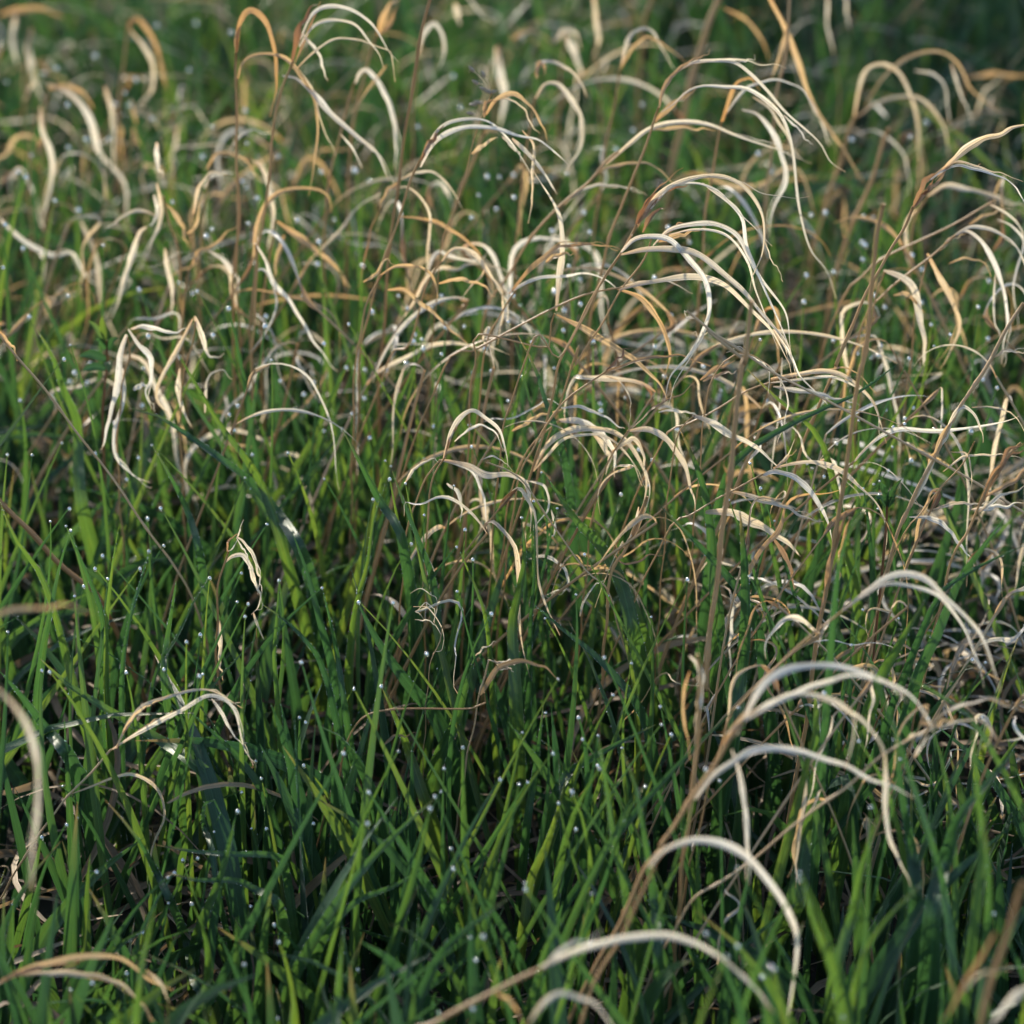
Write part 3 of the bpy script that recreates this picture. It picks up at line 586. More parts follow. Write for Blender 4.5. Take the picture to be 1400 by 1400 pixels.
ST('broad cream leaf arching right from a crossing joint, just right of the striped arch', 1.88,
   '5 1145,385 1100,450 1050,560 1010,700', 8, [('5 1140,390 1220,385 1290,420 1340,490 1380,580 1400,700', 36, 'p', -.03), ('5 1150,385 1250,300 1400,210', 12, 'b', .05), ('5 1080,470 1160,420 1200,470 1210,560', 24, 'p', .02)])
ST('brown twisted straw falling from the end of the striped arch in the centre', 1.85,
   '5 1215,640 1180,740 1130,850 1090,900 1070,1010', 14, [('5 1215,640 1180,760 1100,890', 22, 'b', 0), ('5 1185,680 1170,760 1130,830', 16, 'p', 0), ('5 1090,860 1130,900 1200,880 1290,850', 12, 'b', .03)])
# far background
ST('very blurred pale leaves hanging from the top edge right of top centre', 2.6,
   '2 1020,160 1030,300 1040,450', 8, [('2 1010,-30 1020,80 1030,160 1010,230', 34, 'p', 0)])
ST('very blurred broad pale leaf standing at the top centre', 2.6,
   '2 650,170 640,300 630,500', 10, [('2 640,180 652,280 672,380 652,490', 42, 'p', 0), ('2 520,-20 580,50 640,98', 15, 'p', 0), ('2 480,10 500,95', 32, 'p', .02)])
ST('very blurred hooked leaf right of top centre, behind the curled one', 2.6,
   '2 900,125 890,250 880,400', 10, [('2 860,170 900,120 945,130 960,190', 24, 'p', 0), ('2 905,130 940,200 972,300', 36, 'p', 0), ('2 700,150 780,120 860,170', 26, 'o', .05)])
ST('blurred orange sheath leaning out of the top edge, left of the very tall stem', 2.3,
   '2 185,125 140,260 110,400 80,560', 12, [('2 185,130 222,40 280,-20', 36, 'o', 0), ('2 190,140 230,90 260,20', 26, 'b', 0)])
ST('blurred thin curled leaf behind the very tall stem at the top', 2.4,
   '2 335,215 330,330 320,500', 8, [('2 340,210 360,130 400,92 432,130 442,195 408,275', 22, 'p', 0)])
ST('pair of thin wavy leaves hanging from the top edge at upper right', 2.6,
   '3 680,230 690,330 690,500', 6, [('3 650,-30 645,80 660,160 675,215', 17, 'p', 0), ('3 720,-30 722,60 738,120', 14, 'p', .05)])
ST('blurred brown stem leaning behind the top centre arches', 2.25,
   '2 600,490 540,640 480,800 430,960 400,1100', 16, [('2 590,520 620,500 670,520', 16, 'g')], stone=.5)
ST('blurred thin brown stem right of the top centre arches, no leaves', 2.7,
   '2 1240,-20 1200,100 1190,240 1180,420', 18, [], stone=.3, group='snapped bare stems')
ST('dim blurred arch of dry grass at the right edge of the dark top right corner', 2.7,
   '3 1180,300 1160,420 1150,600', 10, [('3 1180,300 1260,285 1340,285 1420,300', 22, 'o', 0), ('3 1210,450 1250,350 1330,280', 16, 'p', 0)])

# seed husks on the thin spray stalk
def husk_mesh():
    s = np.linspace(0, 1, 9); r = .0011*np.sin(np.pi*s**.8)**.9+1e-5; a = np.linspace(0, 2*math.pi, 9)
    V = np.stack([np.stack([r*math.cos(t), r*.55*math.sin(t), s*.0065], -1) for t in a], 1)
    idx = np.arange(81).reshape(9, 9); F = np.stack([idx[:-1, :-1], idx[:-1, 1:], idx[1:, 1:], idx[1:, :-1]], -1).reshape(-1, 4)
    tn = np.ones((81, 4)); tn[:, 0] = .9; tn[:, 1] = .5; tn[:, 2] = 0
    return V.reshape(-1, 3), F, np.tile(s[:, None], (1, 9)).reshape(-1, 1).repeat(2, 1)*.02, tn
sprays = [o for o in COL.objects if o.get('label', '').startswith('thin stalk with tiny open')][0]
HV, HF, HU, HT = husk_mesh()
Ysp = sprays.location.y
for (a, b) in [((620, 355), (545, 265)), ((620, 355), (590, 285)), ((620, 355), (560, 315)), ((620, 355), (590, 340)), ((620, 355), (605, 350)), ((620, 355), (628, 352)), ((600, 400), (570, 392)), ((600, 400), (552, 400)), ((560, 440), (540, 435))]:
    A = at_Y(450+a[0]/2.8, a[1]/2.8, Ysp); B = at_Y(450+b[0]/2.8, b[1]/2.8, Ysp)
    d = (B-A)/max(np.linalg.norm(B-A), 1e-6); side = nrm(np.cross(d, np.array([0, 1, 0.])))
    u3 = np.cross(side, d)
    V = HV[:, :1]*side*1.3 + HV[:, 1:2]*u3*1.6 + HV[:, 2:3]*d + B - d*.003 - np.array(sprays.location)
    mesh_obj('seed', V, HF, M_DRY, sprays, HU, HT)
    c = smooth(np.array([A, (A+B)/2+np.array([0, 0, .002]), B]), 8) - np.array(sprays.location)
    tube(c, .00025, 'twig', M_DRY, sprays, sides=5, rnd=.7)
# ------------------------------------------------------------------ green grass
def green_width(s, peak=.55):
    return np.where(s < peak, .55+.45*s/peak, np.clip((1-s)/(1-peak), 0, 1)**.75)
def blades(root, tipv, W, ref, bend, tone, N=9, tw=0, fold=.5, K=3, wmin=.0003):
    """root (B,3), tipv (B,3) vector root->tip, bend (B,3) sideways bow added as 4 s (1-s)"""
    s = np.linspace(0, 1, N)[None, :, None]
    C = root[:, None] + tipv[:, None]*s + bend[:, None]*(4*s*(1-s))*(.6+.4*s) 
    Wp = W[:, None]*green_width(s[0, :, 0])[None]
    return ribbon_data(C, np.maximum(Wp, wmin), ref[:, None], tw, fold, K=K, tone=tone, wave=lambda q, t: np.clip((q-.86)/.14, 0, 1)*t[:, 1:2])
GREEN = 'green grass blades traced from the clump'
BL = [  # label, depth, points from tip to base, width in photo pixels
('broad green blade in sharp focus below centre leaning left, dewdrop just off its tip', 1.85, '490,825 520,880 560,935 595,975 620,1030 640,1090 650,1160', 30),
('slim bright green blade under the broad sharp one, tipped by a big glinting drop', 1.83, '523,942 545,990 560,1030 580,1090 600,1150 610,1220', 20),
('long blade sloping down right in the centre, dewdrop hanging at its upper left tip', 1.83, '732,828 771,864 807,893 853,943 879,989 893,1060', 22),
('sunlit yellow green blade crossing a darker one right of the centre arch', 1.86, '746,650 789,714 825,753 850,800 864,860 880,950', 26),
('dark broad blade behind the sunlit yellow green one right of the centre arch', 1.9, '770,700 815,735 845,790 870,850 885,930', 30),
('upright spear-shaped blade in the centre, widest halfway and dewdrop on its tip', 1.84, '716,721 718,764 711,807 702,853 705,914 708,980', 24),
('needle-thin upright blade right beside the spear-shaped one in the centre', 1.85, '730,686 732,771 727,843 723,950', 10),
('long arching blade at left running from the white tangle down to the middle', 1.92, '175,557 214,568 257,596 303,629 343,661 382,707 410,754 430,820', 20),
('long straight blade above the arching one at left, meeting it at the middle', 1.93, '243,482 271,529 303,582 339,629 361,668 385,740', 18),
('narrow curved blade at left with a sparkling tip, beneath the arching one', 1.9, '207,607 232,650 257,700 271,746 279,790 285,860', 15),
('steep blade left of centre with lit right edge, just right of the crook-shaped stalk', 1.84, '400,728 421,786 436,843 454,914 465,1000', 17),
('small pointed blade beside the steep one left of centre, drop on its tip', 1.82, '440,803 450,843 461,896 470,960', 12),
('blade at left leaning right from a pair sharing two drops at their tips', 1.8, '96,730 114,771 132,814 143,853 143,930', 15),
('blade at left leaning left from a pair sharing two drops at their tips', 1.8, '94,730 79,782 68,836 57,896 50,960', 15),
('blade entering from the left edge at mid height and leaning right', 1.8, '0,686 21,736 54,782 75,836 89,886 104,943', 15),
('thin upright blade with a dark pointed tip at left', 1.8, '162,721 154,771 146,843 145,932', 10),
('thin blade leaning left, pale drop on its tip, right of the dark-pointed one', 1.8, '204,753 193,793 179,843 168,914', 10),
('narrow blade leaning left from the crook-shaped stalk', 1.8, '286,789 264,825 243,871 214,921', 10),
('wide short upright blade left of the crook-shaped stalk', 1.83, '241,793 236,825 227,879 223,925', 15),
('folded blade starting under the crook-shaped stalk and dropping right', 1.8, '357,825 393,850 421,879 436,900 450,940', 13),
('thin upright blade right of the crook-shaped stalk, drop above its tip', 1.8, '382,793 379,843 375,896 379,950', 10),
('wide dark blade leaning left beside the golden stalk at lower left', 1.78, '0,918 29,950 64,996 89,1025 107,1054 120,1110', 25),
('long frosted blade passing behind the golden stalk at lower left', 1.8, '54,900 93,936 143,968 179,989 221,1014 264,1043 304,1082 330,1130', 21),
('grey green blade running down right from the nodding tip of the golden stalk', 1.78, '257,971 293,1004 325,1036 354,1075 368,1111 382,1171 386,1220', 17),
('beaded blade sloping right under the golden stalk, its tip brown', 1.72, '143,1093 168,1121 193,1154 214,1193 232,1229 257,1286 268,1346', 15),
('level blade with a reddish tip beaded with dew at lower left', 1.74, '211,1155 264,1164 314,1168 379,1171 392,1200 400,1260', 13),
('level broader blade below the reddish-tipped one at lower left, drops at its end', 1.7, '229,1193 271,1204 321,1204 350,1218 379,1236 390,1290', 17),
('little blade curled over like a hook at lower left', 1.76, '293,1129 302,1111 295,1095 281,1098 279,1129 289,1157 300,1230', 9),
('glowing yellow green blade standing in shade at lower left', 1.7, '321,1121 311,1171 296,1214 279,1257 268,1293 264,1346', 17),
('broad blade dropping right at the bottom centre with a drop past its tip', 1.68, '504,1082 550,1157 582,1207 611,1250 636,1296 655,1350', 19),
('long blade rising right across the bottom centre', 1.66, '593,1093 550,1132 504,1179 450,1250 400,1340', 17),
('frosty blue blade arching level at the bottom centre left', 1.68, '582,1186 532,1214 486,1232 450,1271 430,1310', 15),
('broad upright blade just right of the broad sharp one', 1.84, '650,895 636,943 621,993 600,1040 590,1100', 24),
('upright blade in the lower centre, drop above it', 1.78, '743,964 736,1025 729,1071 720,1130', 13),
('sunlit narrow blade in the lower centre leaning right', 1.74, '775,1061 761,1114 746,1157 725,1204 715,1270', 15),
('bluish frosted blade rising right in the lower centre', 1.76, '896,991 843,1018 800,1043 782,1054 764,1079 750,1120', 19),
('long bright blade leaning left at lower right of centre, drop on its tip', 1.6, '818,1008 829,1079 839,1150 854,1221 861,1293 865,1380', 15),
('bright blade parallel to and right of the long leaning one at lower right of centre', 1.6, '850,1025 868,1071 879,1132 893,1221 900,1300', 15),
('very broad upright blade right of centre in front of the brown stems', 1.78, '1012,700 1020,780 1022,850 1018,915 1010,990', 30),
('broad blade leaning right below the pale double arch at right', 1.7, '1264,821 1236,871 1211,914 1196,950 1175,1020', 28),
('long blade leaning right towards the right edge, beneath the fallen stem', 1.74, '1375,707 1339,754 1311,793 1279,871 1257,914 1235,990', 23),
('blade reaching the right edge nearly level, above the bottom right', 1.74, '1400,746 1346,771 1304,796 1275,830', 15),
('long blade sloping across the right middle under the fallen stem', 1.86, '1229,496 1171,539 1114,564 1054,596 1004,632 980,700', 15),
('bright blurred blade beside the snapped stem right of centre', 1.6, '1196,679 1164,721 1150,757 1140,820', 18),
('very broad vertical blade at lower right behind the near arches', 1.72, '1114,940 1114,1020 1110,1090 1100,1150 1085,1230', 32),
('broad vertical blade at lower right under the golden leaf end', 1.62, '1222,1000 1232,1100 1243,1171 1246,1221 1240,1350', 30),
('broad blade leaning right at the lower right edge', 1.6, '1389,1025 1354,1068 1311,1121 1293,1179 1279,1243 1270,1350', 32),
('leaning blade rising from the bottom edge right of centre', 1.55, '1204,1107 1179,1186 1164,1257 1143,1329 1135,1400', 22),
('bright blade at the bottom edge, its tip glowing, right of centre', 1.48, '1096,1205 1114,1264 1136,1321 1150,1382 1155,1440', 24),
('bright green upright blade with a pale pinched tip at lower right', 1.5, '1329,975 1336,1079 1343,1150 1336,1221 1325,1320', 18),
('thin bright blade leaning right near the bottom right', 1.5, '1279,1193 1239,1229 1204,1268 1175,1321 1160,1400', 13),
('long blade dropping right from the near arch at lower right', 1.5, '1182,890 1221,996 1246,1071 1271,1150 1289,1221 1300,1330', 17),
('blade sloping right under the pale double arch, tip at its left', 1.6, '1229,921 1264,939 1304,964 1340,1000', 14),
('long blade left of centre leaning left with a drop at its tip', 1.86, '468,586 496,639 521,686 546,721 554,754 565,820', 21),
('bright blade left of centre beneath the low pale arch', 1.85, '536,643 554,693 575,746 593,800 600,870', 15),
('upright slender blade crossing the long leaning one left of centre', 1.84, '527,661 511,714 504,771 489,829 480,900', 15),
('blade in the centre leaning left in front of the brown slanting stalks', 1.9, '707,457 732,504 746,550 764,600 780,680', 15),
('short bright blade in the centre left of the sheathed stalk base', 1.84, '629,754 646,793 661,829 670,880', 12),
('blade right of centre starting under the little brown head and dropping right', 1.87, '1021,504 1061,543 1100,575 1130,620', 15),
('broad blade right of centre dropping between the brown stems', 1.84, '929,586 957,650 971,718 975,789 982,843 980,920', 22),
('broad dark blade sloping down right to the near stems right of centre', 1.8, '900,689 946,736 989,782 1014,814 1035,860', 20),
('broad blade at the left edge above the diagonal pale stem', 2.0, '50,450 71,486 86,532 104,571 107,611 110,680', 19),
('glowing green blade right of the hooped leaf at the bottom right', 1.5, '1345,1120 1352,1200 1350,1290 1340,1400', 20),
('dark broad blade leaning right at the bottom centre right', 1.6, '780,1240 750,1290 735,1340 720,1400', 22),
('blade leaning right at the bottom centre crossing the drops', 1.55, '700,1225 640,1270 600,1310 560,1400', 20),
('narrow bright blade at the bottom left of centre', 1.55, '470,1270 466,1310 462,1360 458,1420', 16),
('upright blade at the bottom edge left, in front of the golden leaves', 1.5, '212,1240 200,1290 190,1350 185,1420', 17),
]
EDGE = []     # strips along which fine dew beads sit: (B,N,3)
for label, d, tx, wpx in BL:
    P = pts('0 '+tx); Y = at_d(*P[0], d)[1]; mpp = 2*th*d/1400
    W3 = [at_Y(x, y, Y+.012*i*random.uniform(-.4, 1)) for i, (x, y) in enumerate(P)]
    full = to_ground(W3, Y, bend=.5)[::-1]                # base first
    loc = full[0].copy(); loc[2] = 0
    n = 26; c = smooth(full, n)
    s = np.linspace(0, 1, n)
    L = np.linalg.norm(np.diff(c, axis=0), axis=1).sum()
    W = wpx*mpp*1.18*np.where(s < .45, .6+.4*s/.45, np.clip((1-s)/.55, 0, 1)**.62); W = np.maximum(W, .0003)
    tone = np.array([[random.uniform(.2, .9) + (.15 if 'bright' in label or 'glowing' in label or 'sunlit' in label else 0), 0, 0]])  # light on bright, glowing and sunlit blades is put into the colour
    tw = random.uniform(-.55, .55) + random.uniform(-.4, .4)*np.sin(s*3+random.random()*6)
    br = .8 if 'reddish' in label or 'brown' in label else .25*(random.random() < .3)
    v, f, u, tn = ribbon_data((c-loc)[None], W[None], FACE[None, None], tw[None], random.uniform(.25, .6), K=5, tone=tone,
                              wave=lambda q, t: np.clip((q-.93)/.07, 0, 1)*br)
    o = mesh_obj('grass_blade', v, f, M_GREEN, None, u, tn); o.location = loc
    tag(o, label, 'grass blade', 'single green blades standing out of the grass')
    vv = (v+loc).reshape(n, 5, 3); EDGE.append(vv[4:, 0]); EDGE.append(vv[4:, 4])

def noise2(x, y):
    return (np.sin(x*5.1+1.3)*np.cos(y*4.3+.7)+np.sin(x*11.3-y*7.9+2.1)*.6+np.sin(x*2.3+y*13.1)*.5)/2.1
def scatter(n, Y0, Y1, half):
    y = rng.uniform(Y0, Y1, n); x = rng.uniform(-1, 1, n)*half(y); return x, y
parts_ = []
# keep the random blades from growing up right in front of the traced ones
GR = np.zeros((200, 200))
def project(P):
    v = P - np.array([0, 0, CAM_H]); d = v[..., 1]*cp - v[..., 2]*sp
    d = np.maximum(d, .01)
    return 700+v[..., 0]/d/th*700, 700-(v[..., 1]*sp+v[..., 2]*cp)/d/th*700, d
for o in list(COL.objects):
    if o.type != 'MESH' or o.name.startswith('ground'): continue
    if not (o.name.startswith('grass_blade') or (o.parent and o.name[:4] in ('leaf', 'stem', 'shea'))): continue
    m_ = len(o.data.vertices); a = np.empty(m_*3, np.float32); o.data.vertices.foreach_get('co', a)
    a = a.reshape(-1, 3).astype(float) + np.array(o.location) + (np.array(o.parent.location) if o.parent else 0)
    if len(a) > 40: a = np.concatenate([a, (a[:-5]+a[5:])/2, a[:-5]*.25+a[5:]*.75, a[:-5]*.75+a[5:]*.25])
    x_, y_, d_ = project(a); x_ = (x_/7).astype(int); y_ = (y_/7).astype(int)
    k = (x_ >= 0) & (x_ < 200) & (y_ >= 0) & (y_ < 200)
    np.maximum.at(GR, (y_[k], x_[k]), d_[k]*(.6 if o.name.startswith('stem') else 1))
def clear_of_traced(root, tip, bend, frac):
    s = np.linspace(.25, 1, 9)[None, :, None]
    C = root[:, None]+tip[:, None]*s+bend[:, None]*(4*s*(1-s))*(.6+.4*s)
    x_, y_, d_ = project(C); xi = np.clip((x_/7).astype(int), 0, 199); yi = np.clip((y_/7).astype(int), 0, 199)
    vis = (x_ > 0) & (x_ < 1400) & (y_ > 0) & (y_ < 1400)
    return ((GR[yi, xi] > d_+.004) & vis).mean(1) <= frac
def field(n, Y0, Y1, wmul=1., hmul=1., N=9, ang=.9):
    x, y = scatter(n, Y0, Y1, lambda y: .40+.21*y)
    # clumps
    cx = rng.uniform(-1.4, 1.4, n//14); cyy = rng.uniform(Y0, Y1, n//14)
    k = rng.integers(0, len(cx), n); inclump = rng.random(n) < .55
    x = np.where(inclump, cx[k]*(.40+.21*cyy[k])/1.4+rng.normal(0, .018, n), x); y = np.where(inclump, cyy[k]+rng.normal(0, .018, n), y)
    h = (rng.uniform(.14, .31, n)*(1+.18*noise2(x, y)))*hmul
    short = rng.random(n) < .3; h = np.where(short, h*.6, h)
    az = rng.uniform(0, 2*math.pi, n); lean = np.abs(rng.normal(0, .34, n))
    lean = np.where(rng.random(n) < .12, lean+.6, lean)
    tip = np.stack([np.cos(az)*lean*h, np.sin(az)*lean*h*.8, h], -1)
    bd = np.stack([-np.cos(az), -np.sin(az), np.full(n, .8)], -1)*(h*lean*rng.uniform(.05, .35, n))[:, None]
    W = np.clip(rng.lognormal(math.log(.0062), .42, n), .0018, .0090)*wmul
    ra = rng.normal(0, ang, n)-math.pi/2
    ref = np.stack([np.cos(ra), np.sin(ra), np.full(n, .3)], -1)
    tone = np.stack([np.clip(rng.normal(.45, .27, n)+.15*noise2(y*2, x*2), 0, 1), np.where(rng.random(n) < .3, rng.uniform(.3, .9, n), 0), x*0], -1)
    tw = (rng.normal(0, .5, n)[:, None])*np.linspace(0, 1, N)[None]*1.6
    if Y1 < 2.5:
        k = clear_of_traced(np.stack([x, y, x*0], -1), tip, bd, .23)
        print('kept', k.sum(), 'of', n)
        x, y, tip, W, ref, bd, tone, tw = x[k], y[k], tip[k], W[k], ref[k], bd[k], tone[k], tw[k]; n = len(x)
    return blades(np.stack([x, y, x*0-.005], -1), tip, W, ref, bd, tone, N=N, tw=tw, fold=rng.uniform(.2, .8, n))
parts_.append(field(4100, .95, 2.2, 1.55, .78, ang=.6))
parts_.append(field(4600, 2.2, 3.7, 1.2))
parts_.append(field(2600, 3.7, 6.5, 1.6, 1.1, 7))

# ------------------------------------------------------------------ dewdrops: where the photograph shows them
DROPS = '''1 600,95 750,85 365,210 725,265 885,120 165,278 215,258 25,315 520,300 480,358 440,395 258,398 495,400 117,592 262,562 330,530 415,530 583,452 813,482 940,420 945,550 775,597 70,655 100,675 210,765 300,800 88,948 395,940 660,770 928,692 945,722 985,755 1230,655 1065,595 1360,650 950,853 1138,840 1280,842 1220,922 790,900 812,875 12,1022 20,857 980,1005 1215,1007 685,1083 737,1120 755,1112 533,1105 260,1130 1160,1128 1388,1013 1018,1208 1015,1245 875,1178 112,1210 270,1322 245,1372 567,1283 815,1280 1240,1312 1335,1238 1040,1380
2 475,288 740,138 503,408 340,482 605,672 652,675 706,668 708,752 640,797 572,748 545,830 155,692 95,648 975,810 998,885 853,880 910,667 1165,495 1098,568 1198,398 265,1130 392,1172 447,1250 517,1247 330,1278 323,1303 355,1297 360,1332 300,1178 165,1190 430,1353 597,1330 704,1127 733,1165 918,1017 960,1067 862,1112 900,1185 897,1262 962,1160 1245,1060 1298,868 1310,1205 1248,1325 1010,1302 685,1230 775,1307 430,1130
3 740,530 1025,465 965,520 585,820 640,810 787,828 823,835 780,925 793,935 783,990 672,1038 567,1050 1010,1028 972,973 1265,1073 557,1152 828,1128 823,1198 867,1173 1007,1155 1225,1172 390,1300 670,1300 850,1320 1045,1240 1118,1278 1262,1293 960,1370 762,1355 1055,1325 48,1205 120,925 430,655 383,585
4 285,163 345,130 268,198 335,200 550,152 77,270 687,105 1038,120 1073,195 1163,247 1130,307 1200,202 1347,323 1240,388 1310,383 910,290 878,325 896,385 545,290 582,445 966,478 1102,475 237,437 123,483 28,482 367,475 530,490 440,357 485,573 615,683 565,722 266,685 193,737 253,755 271,773 570,848 393,865 536,915 627,830 413,957 320,982 285,1023 364,915 803,950 1022,748 938,570 1242,575 1068,960 924,935 950,1050 938,1098 908,1045 767,1167 714,1195 763,1325 777,1322 627,1300 190,1310 160,1305 483,1312 1233,992 1153,1273 30,1160
5 66,145 100,147 137,153 183,137 217,155 201,210 135,262 297,130 88,323 50,382 155,413 215,505 237,525 232,572 478,600 537,703 520,765 488,835 545,162 620,157 740,180 862,150 710,323 685,272 537,368 402,370 545,447 1040,310 1037,285 1135,260 1283,178 1247,65 783,660 873,687 737,723 813,550 1095,523 1220,600 1187,458 1237,500 1332,380 1117,630 978,860 1372,957 1068,1022 945,1017 827,1108 877,1340 1053,1255 1157,1280 1233,1103 373,1240 113,1043 245,1045 490,1005 621,1087 315,820 364,713 168,650 550,880 292,592 308,567 365,497
6 172,140 240,237 413,272 352,515 681,435 735,300 767,350 900,373 896,452 1058,383 1197,388 944,340 943,360 975,298 1297,222 1242,190 634,562 880,540 570,517 590,533 392,607 270,655 445,735 785,610 845,637 840,688 825,595 847,583 680,1085 783,1075 738,1210 1202,1263 1252,1277 348,947 112,957 920,1108 813,105 843,97 850,60 870,307 968,500
7 1163,408 1147,225 1170,243 1008,358 1000,458 980,392 910,583 925,510 963,652 1020,650 240,490 255,635 295,612 370,815 160,683 820,665 668,820 643,840 700,770 757,763 645,938 735,942 960,950 1050,1018 1067,1085 935,1170 485,1205 353,1240 272,1270 545,1047 1063,1377 1370,1190 823,260 263,138 1200,630 1318,362 1355,112
8 55,362 152,510 265,357 428,512 405,527 387,573 440,420 512,340 655,462 727,483 760,473 829,210 95,120 199,105 857,362 955,225 970,308 1030,297 1028,408 1035,425 1122,344 1268,183 1272,255 1310,290 930,508 931,523 878,553 945,652 1125,618 1180,503 1210,492 475,803 467,730 750,862 752,882 1005,902 590,1063 561,1153 999,1088 792,1195 540,1070 551,1340 420,1357 147,630 740,285 1087,142
9 475,170 182,422 235,470 305,190 926,388 1240,226 1033,232 183,1052 305,1100 262,1140 433,1175 446,1190 398,1217 303,803 540,820 540,845 1285,975 813,568 707,1375 635,130 767,315'''
DP = []
for line in DROPS.split('\n'):
    z = line[0]
    for p in pts(line): DP.append((p, int(z)))
ZC = {1: .34, 2: .34, 3: .33, 4: .27, 5: .29, 6: .30, 7: .18, 8: .25, 9: .29}
dp = np.array([p for p, z in DP]); zc = np.array([ZC[z] for p, z in DP]) + rng.uniform(-.03, .03, len(DP))
b = (dp[:, 1]-700)/700*th; dep = (CAM_H-zc)/(sp+b*cp)
dep = np.clip(dep, 1.36, 3.0)
pos = np.array([at_d(p[0], p[1], d) for p, d in zip(dp, dep)])
# every drop hangs at the tip of a blade of its own
n = len(pos); lean = rng.normal(0, .28, n)
root = pos.copy(); root[:, 0] += lean*pos[:, 2]; root[:, 1] += rng.normal(.0, .16, n)*pos[:, 2]; root[:, 2] = -.004
tipv = pos + np.array([0, 0, .0006]) - root
parts_.append(blades(root, tipv, rng.uniform(.0032, .0075, n), np.tile(FACE, (n, 1)), np.stack([rng.normal(0, .012, n), rng.normal(0, .01, n), rng.uniform(0, .02, n)], -1),
              np.stack([rng.uniform(.3, 1, n), lean*0, lean*0], -1), N=12, tw=rng.normal(0, .5, n)[:, None]*np.ones((1, 12)), fold=rng.uniform(.3, .7, n), wmin=.0007))
V, F, U, T = merge(parts_)
g = mesh_obj('grass', V, F, M_GREEN, None, U, T); tag(g, 'dense wet green grass covering the ground in fresh upright blades', 'grass', None, 'stuff')
# beads along the edges of some scattered blades near the focus
v0, _, _, _ = parts_[0]; B0 = len(v0)//27; vb = v0.reshape(B0, 9, 3, 3)
ymid = vb[:, 4, 1, 1]; pick = np.where((ymid > 1.35) & (ymid < 1.95) & (rng.random(B0) < .55))[0]
for i in pick: EDGE.append(vb[i, 3:, 0 if rng.random() < .5 else 2])

# ------------------------------------------------------------------ leafy bush added unseen outside the frame, up-sun, to shade the far right corner
sh = empty('shrub', (-.95, 6.6, 0)); tag(sh, 'leafy bush added unseen beyond the top edge to shade the far right grass', 'shrub')
for k in range(5):
    a = k*1.3; c = smooth(np.array([[0, 0, -.02], [.1*math.cos(a), .1*math.sin(a), .7], [.45*math.cos(a), .45*math.sin(a), 1.6], [.7*math.cos(a), .7*math.sin(a), 2.6]]), 14)
    tube(c, np.linspace(.03, .008, 14), 'trunk', M_STEM, sh, rnd=.1)
q = rng.normal(0, 1, (2200, 3)); q = q/np.linalg.norm(q, axis=1)[:, None]*(rng.random(2200)**.33)[:, None]*np.array([.75, .8, .8]) + np.array([0, 0, 2.1])
q = q[(noise2(q[:, 0]*1.2, q[:, 2]*1.2+q[:, 1]) > -.75)]
dv_ = nrm(rng.normal(0, 1, q.shape)); sl_ = np.linspace(0, 1, 4)
Cc = q[:, None]+dv_[:, None]*(sl_*.09)[None, :, None]
V, F, U, T = ribbon_data(Cc, np.tile(.055*np.sin(np.pi*np.clip(sl_*.9+.08, 0, 1)), (len(q), 1)), nrm(rng.normal(0, 1, q.shape))[:, None], 0., .2, K=3, tone=np.stack([rng.random(len(q)), q[:, 0]*0, q[:, 0]*0], -1))
mesh_obj('foliage', V, F, M_GREEN, sh, U, T)

# ------------------------------------------------------------------ dead thatch lying low
def thatch(n, Y0, Y1, xr, zr, Lr=(.06, .22), wr=(.0012, .0065)):
    x = rng.uniform(*xr, n)*(.40+.2*rng.uniform(Y0, Y1, n)); y = rng.uniform(Y0, Y1, n); z = rng.uniform(*zr, n)
    L = rng.uniform(*Lr, n); az = rng.normal(.2, .9, n); el = rng.normal(.15, .35, n); N = 9
    s = np.linspace(-.5, .5, N)[None]
    cu = rng.normal(0, 1.6, n)[:, None]
    a = az[:, None]+cu*s; dx = np.cos(a)*np.cos(el[:, None]); dy = np.sin(a)*np.cos(el[:, None])
    dz = np.sin(el[:, None]) - rng.uniform(.2, 1.8, n)[:, None]*(s+.1)
    st = (L/(N-1))[:, None]
    C = np.stack([x[:, None]+np.cumsum(dx*st, 1)-L[:, None]/2, y[:, None]+np.cumsum(dy*st, 1), np.maximum(z[:, None]+np.cumsum(dz*st, 1), .003)], -1)
    W = rng.uniform(*wr, n)[:, None]*np.clip(np.sin(np.pi*(s+.52)/1.05), .1, 1)**.6
    ref = nrm(np.stack([rng.normal(0, .4, n), -np.ones(n)*.5, np.ones(n)], -1))
    tone = np.stack([rng.uniform(0, 1, n), x*0, x*0], -1)
    return ribbon_data(C, W, ref[:, None], rng.normal(0, .6, n)[:, None]*np.ones((1, N)), .3, K=3, tone=tone)
V, F, U, T = merge([thatch(3800, 1.0, 3.8, (-1, 1), (.0, .04)), thatch(1100, 1.6, 2.8, (-1, 1), (.02, .10))])
o = mesh_obj('dead_grass_thatch', V, F, M_THATCH, None, U, T); tag(o, 'brown matted dead grass lying between the blades on the soil', 'dead grass', None, 'stuff')
V, F, U, T = merge([thatch(380, 1.6, 2.1, (.2, 1.0), (.05, .17), (.05, .15), (.0012, .005)), thatch(120, 1.8, 2.3, (.05, .9), (.08, .20), (.06, .15), (.0012, .005)), thatch(1000, 1.95, 3.1, (-.9, .9), (.08, .27), (.04, .11), (.0008, .0028))])
o = mesh_obj('straw', V, F, M_DRY, None, U, T); tag(o, 'pale fine straw matted between the green blades in the middle and far grass', 'straw', None, 'stuff')
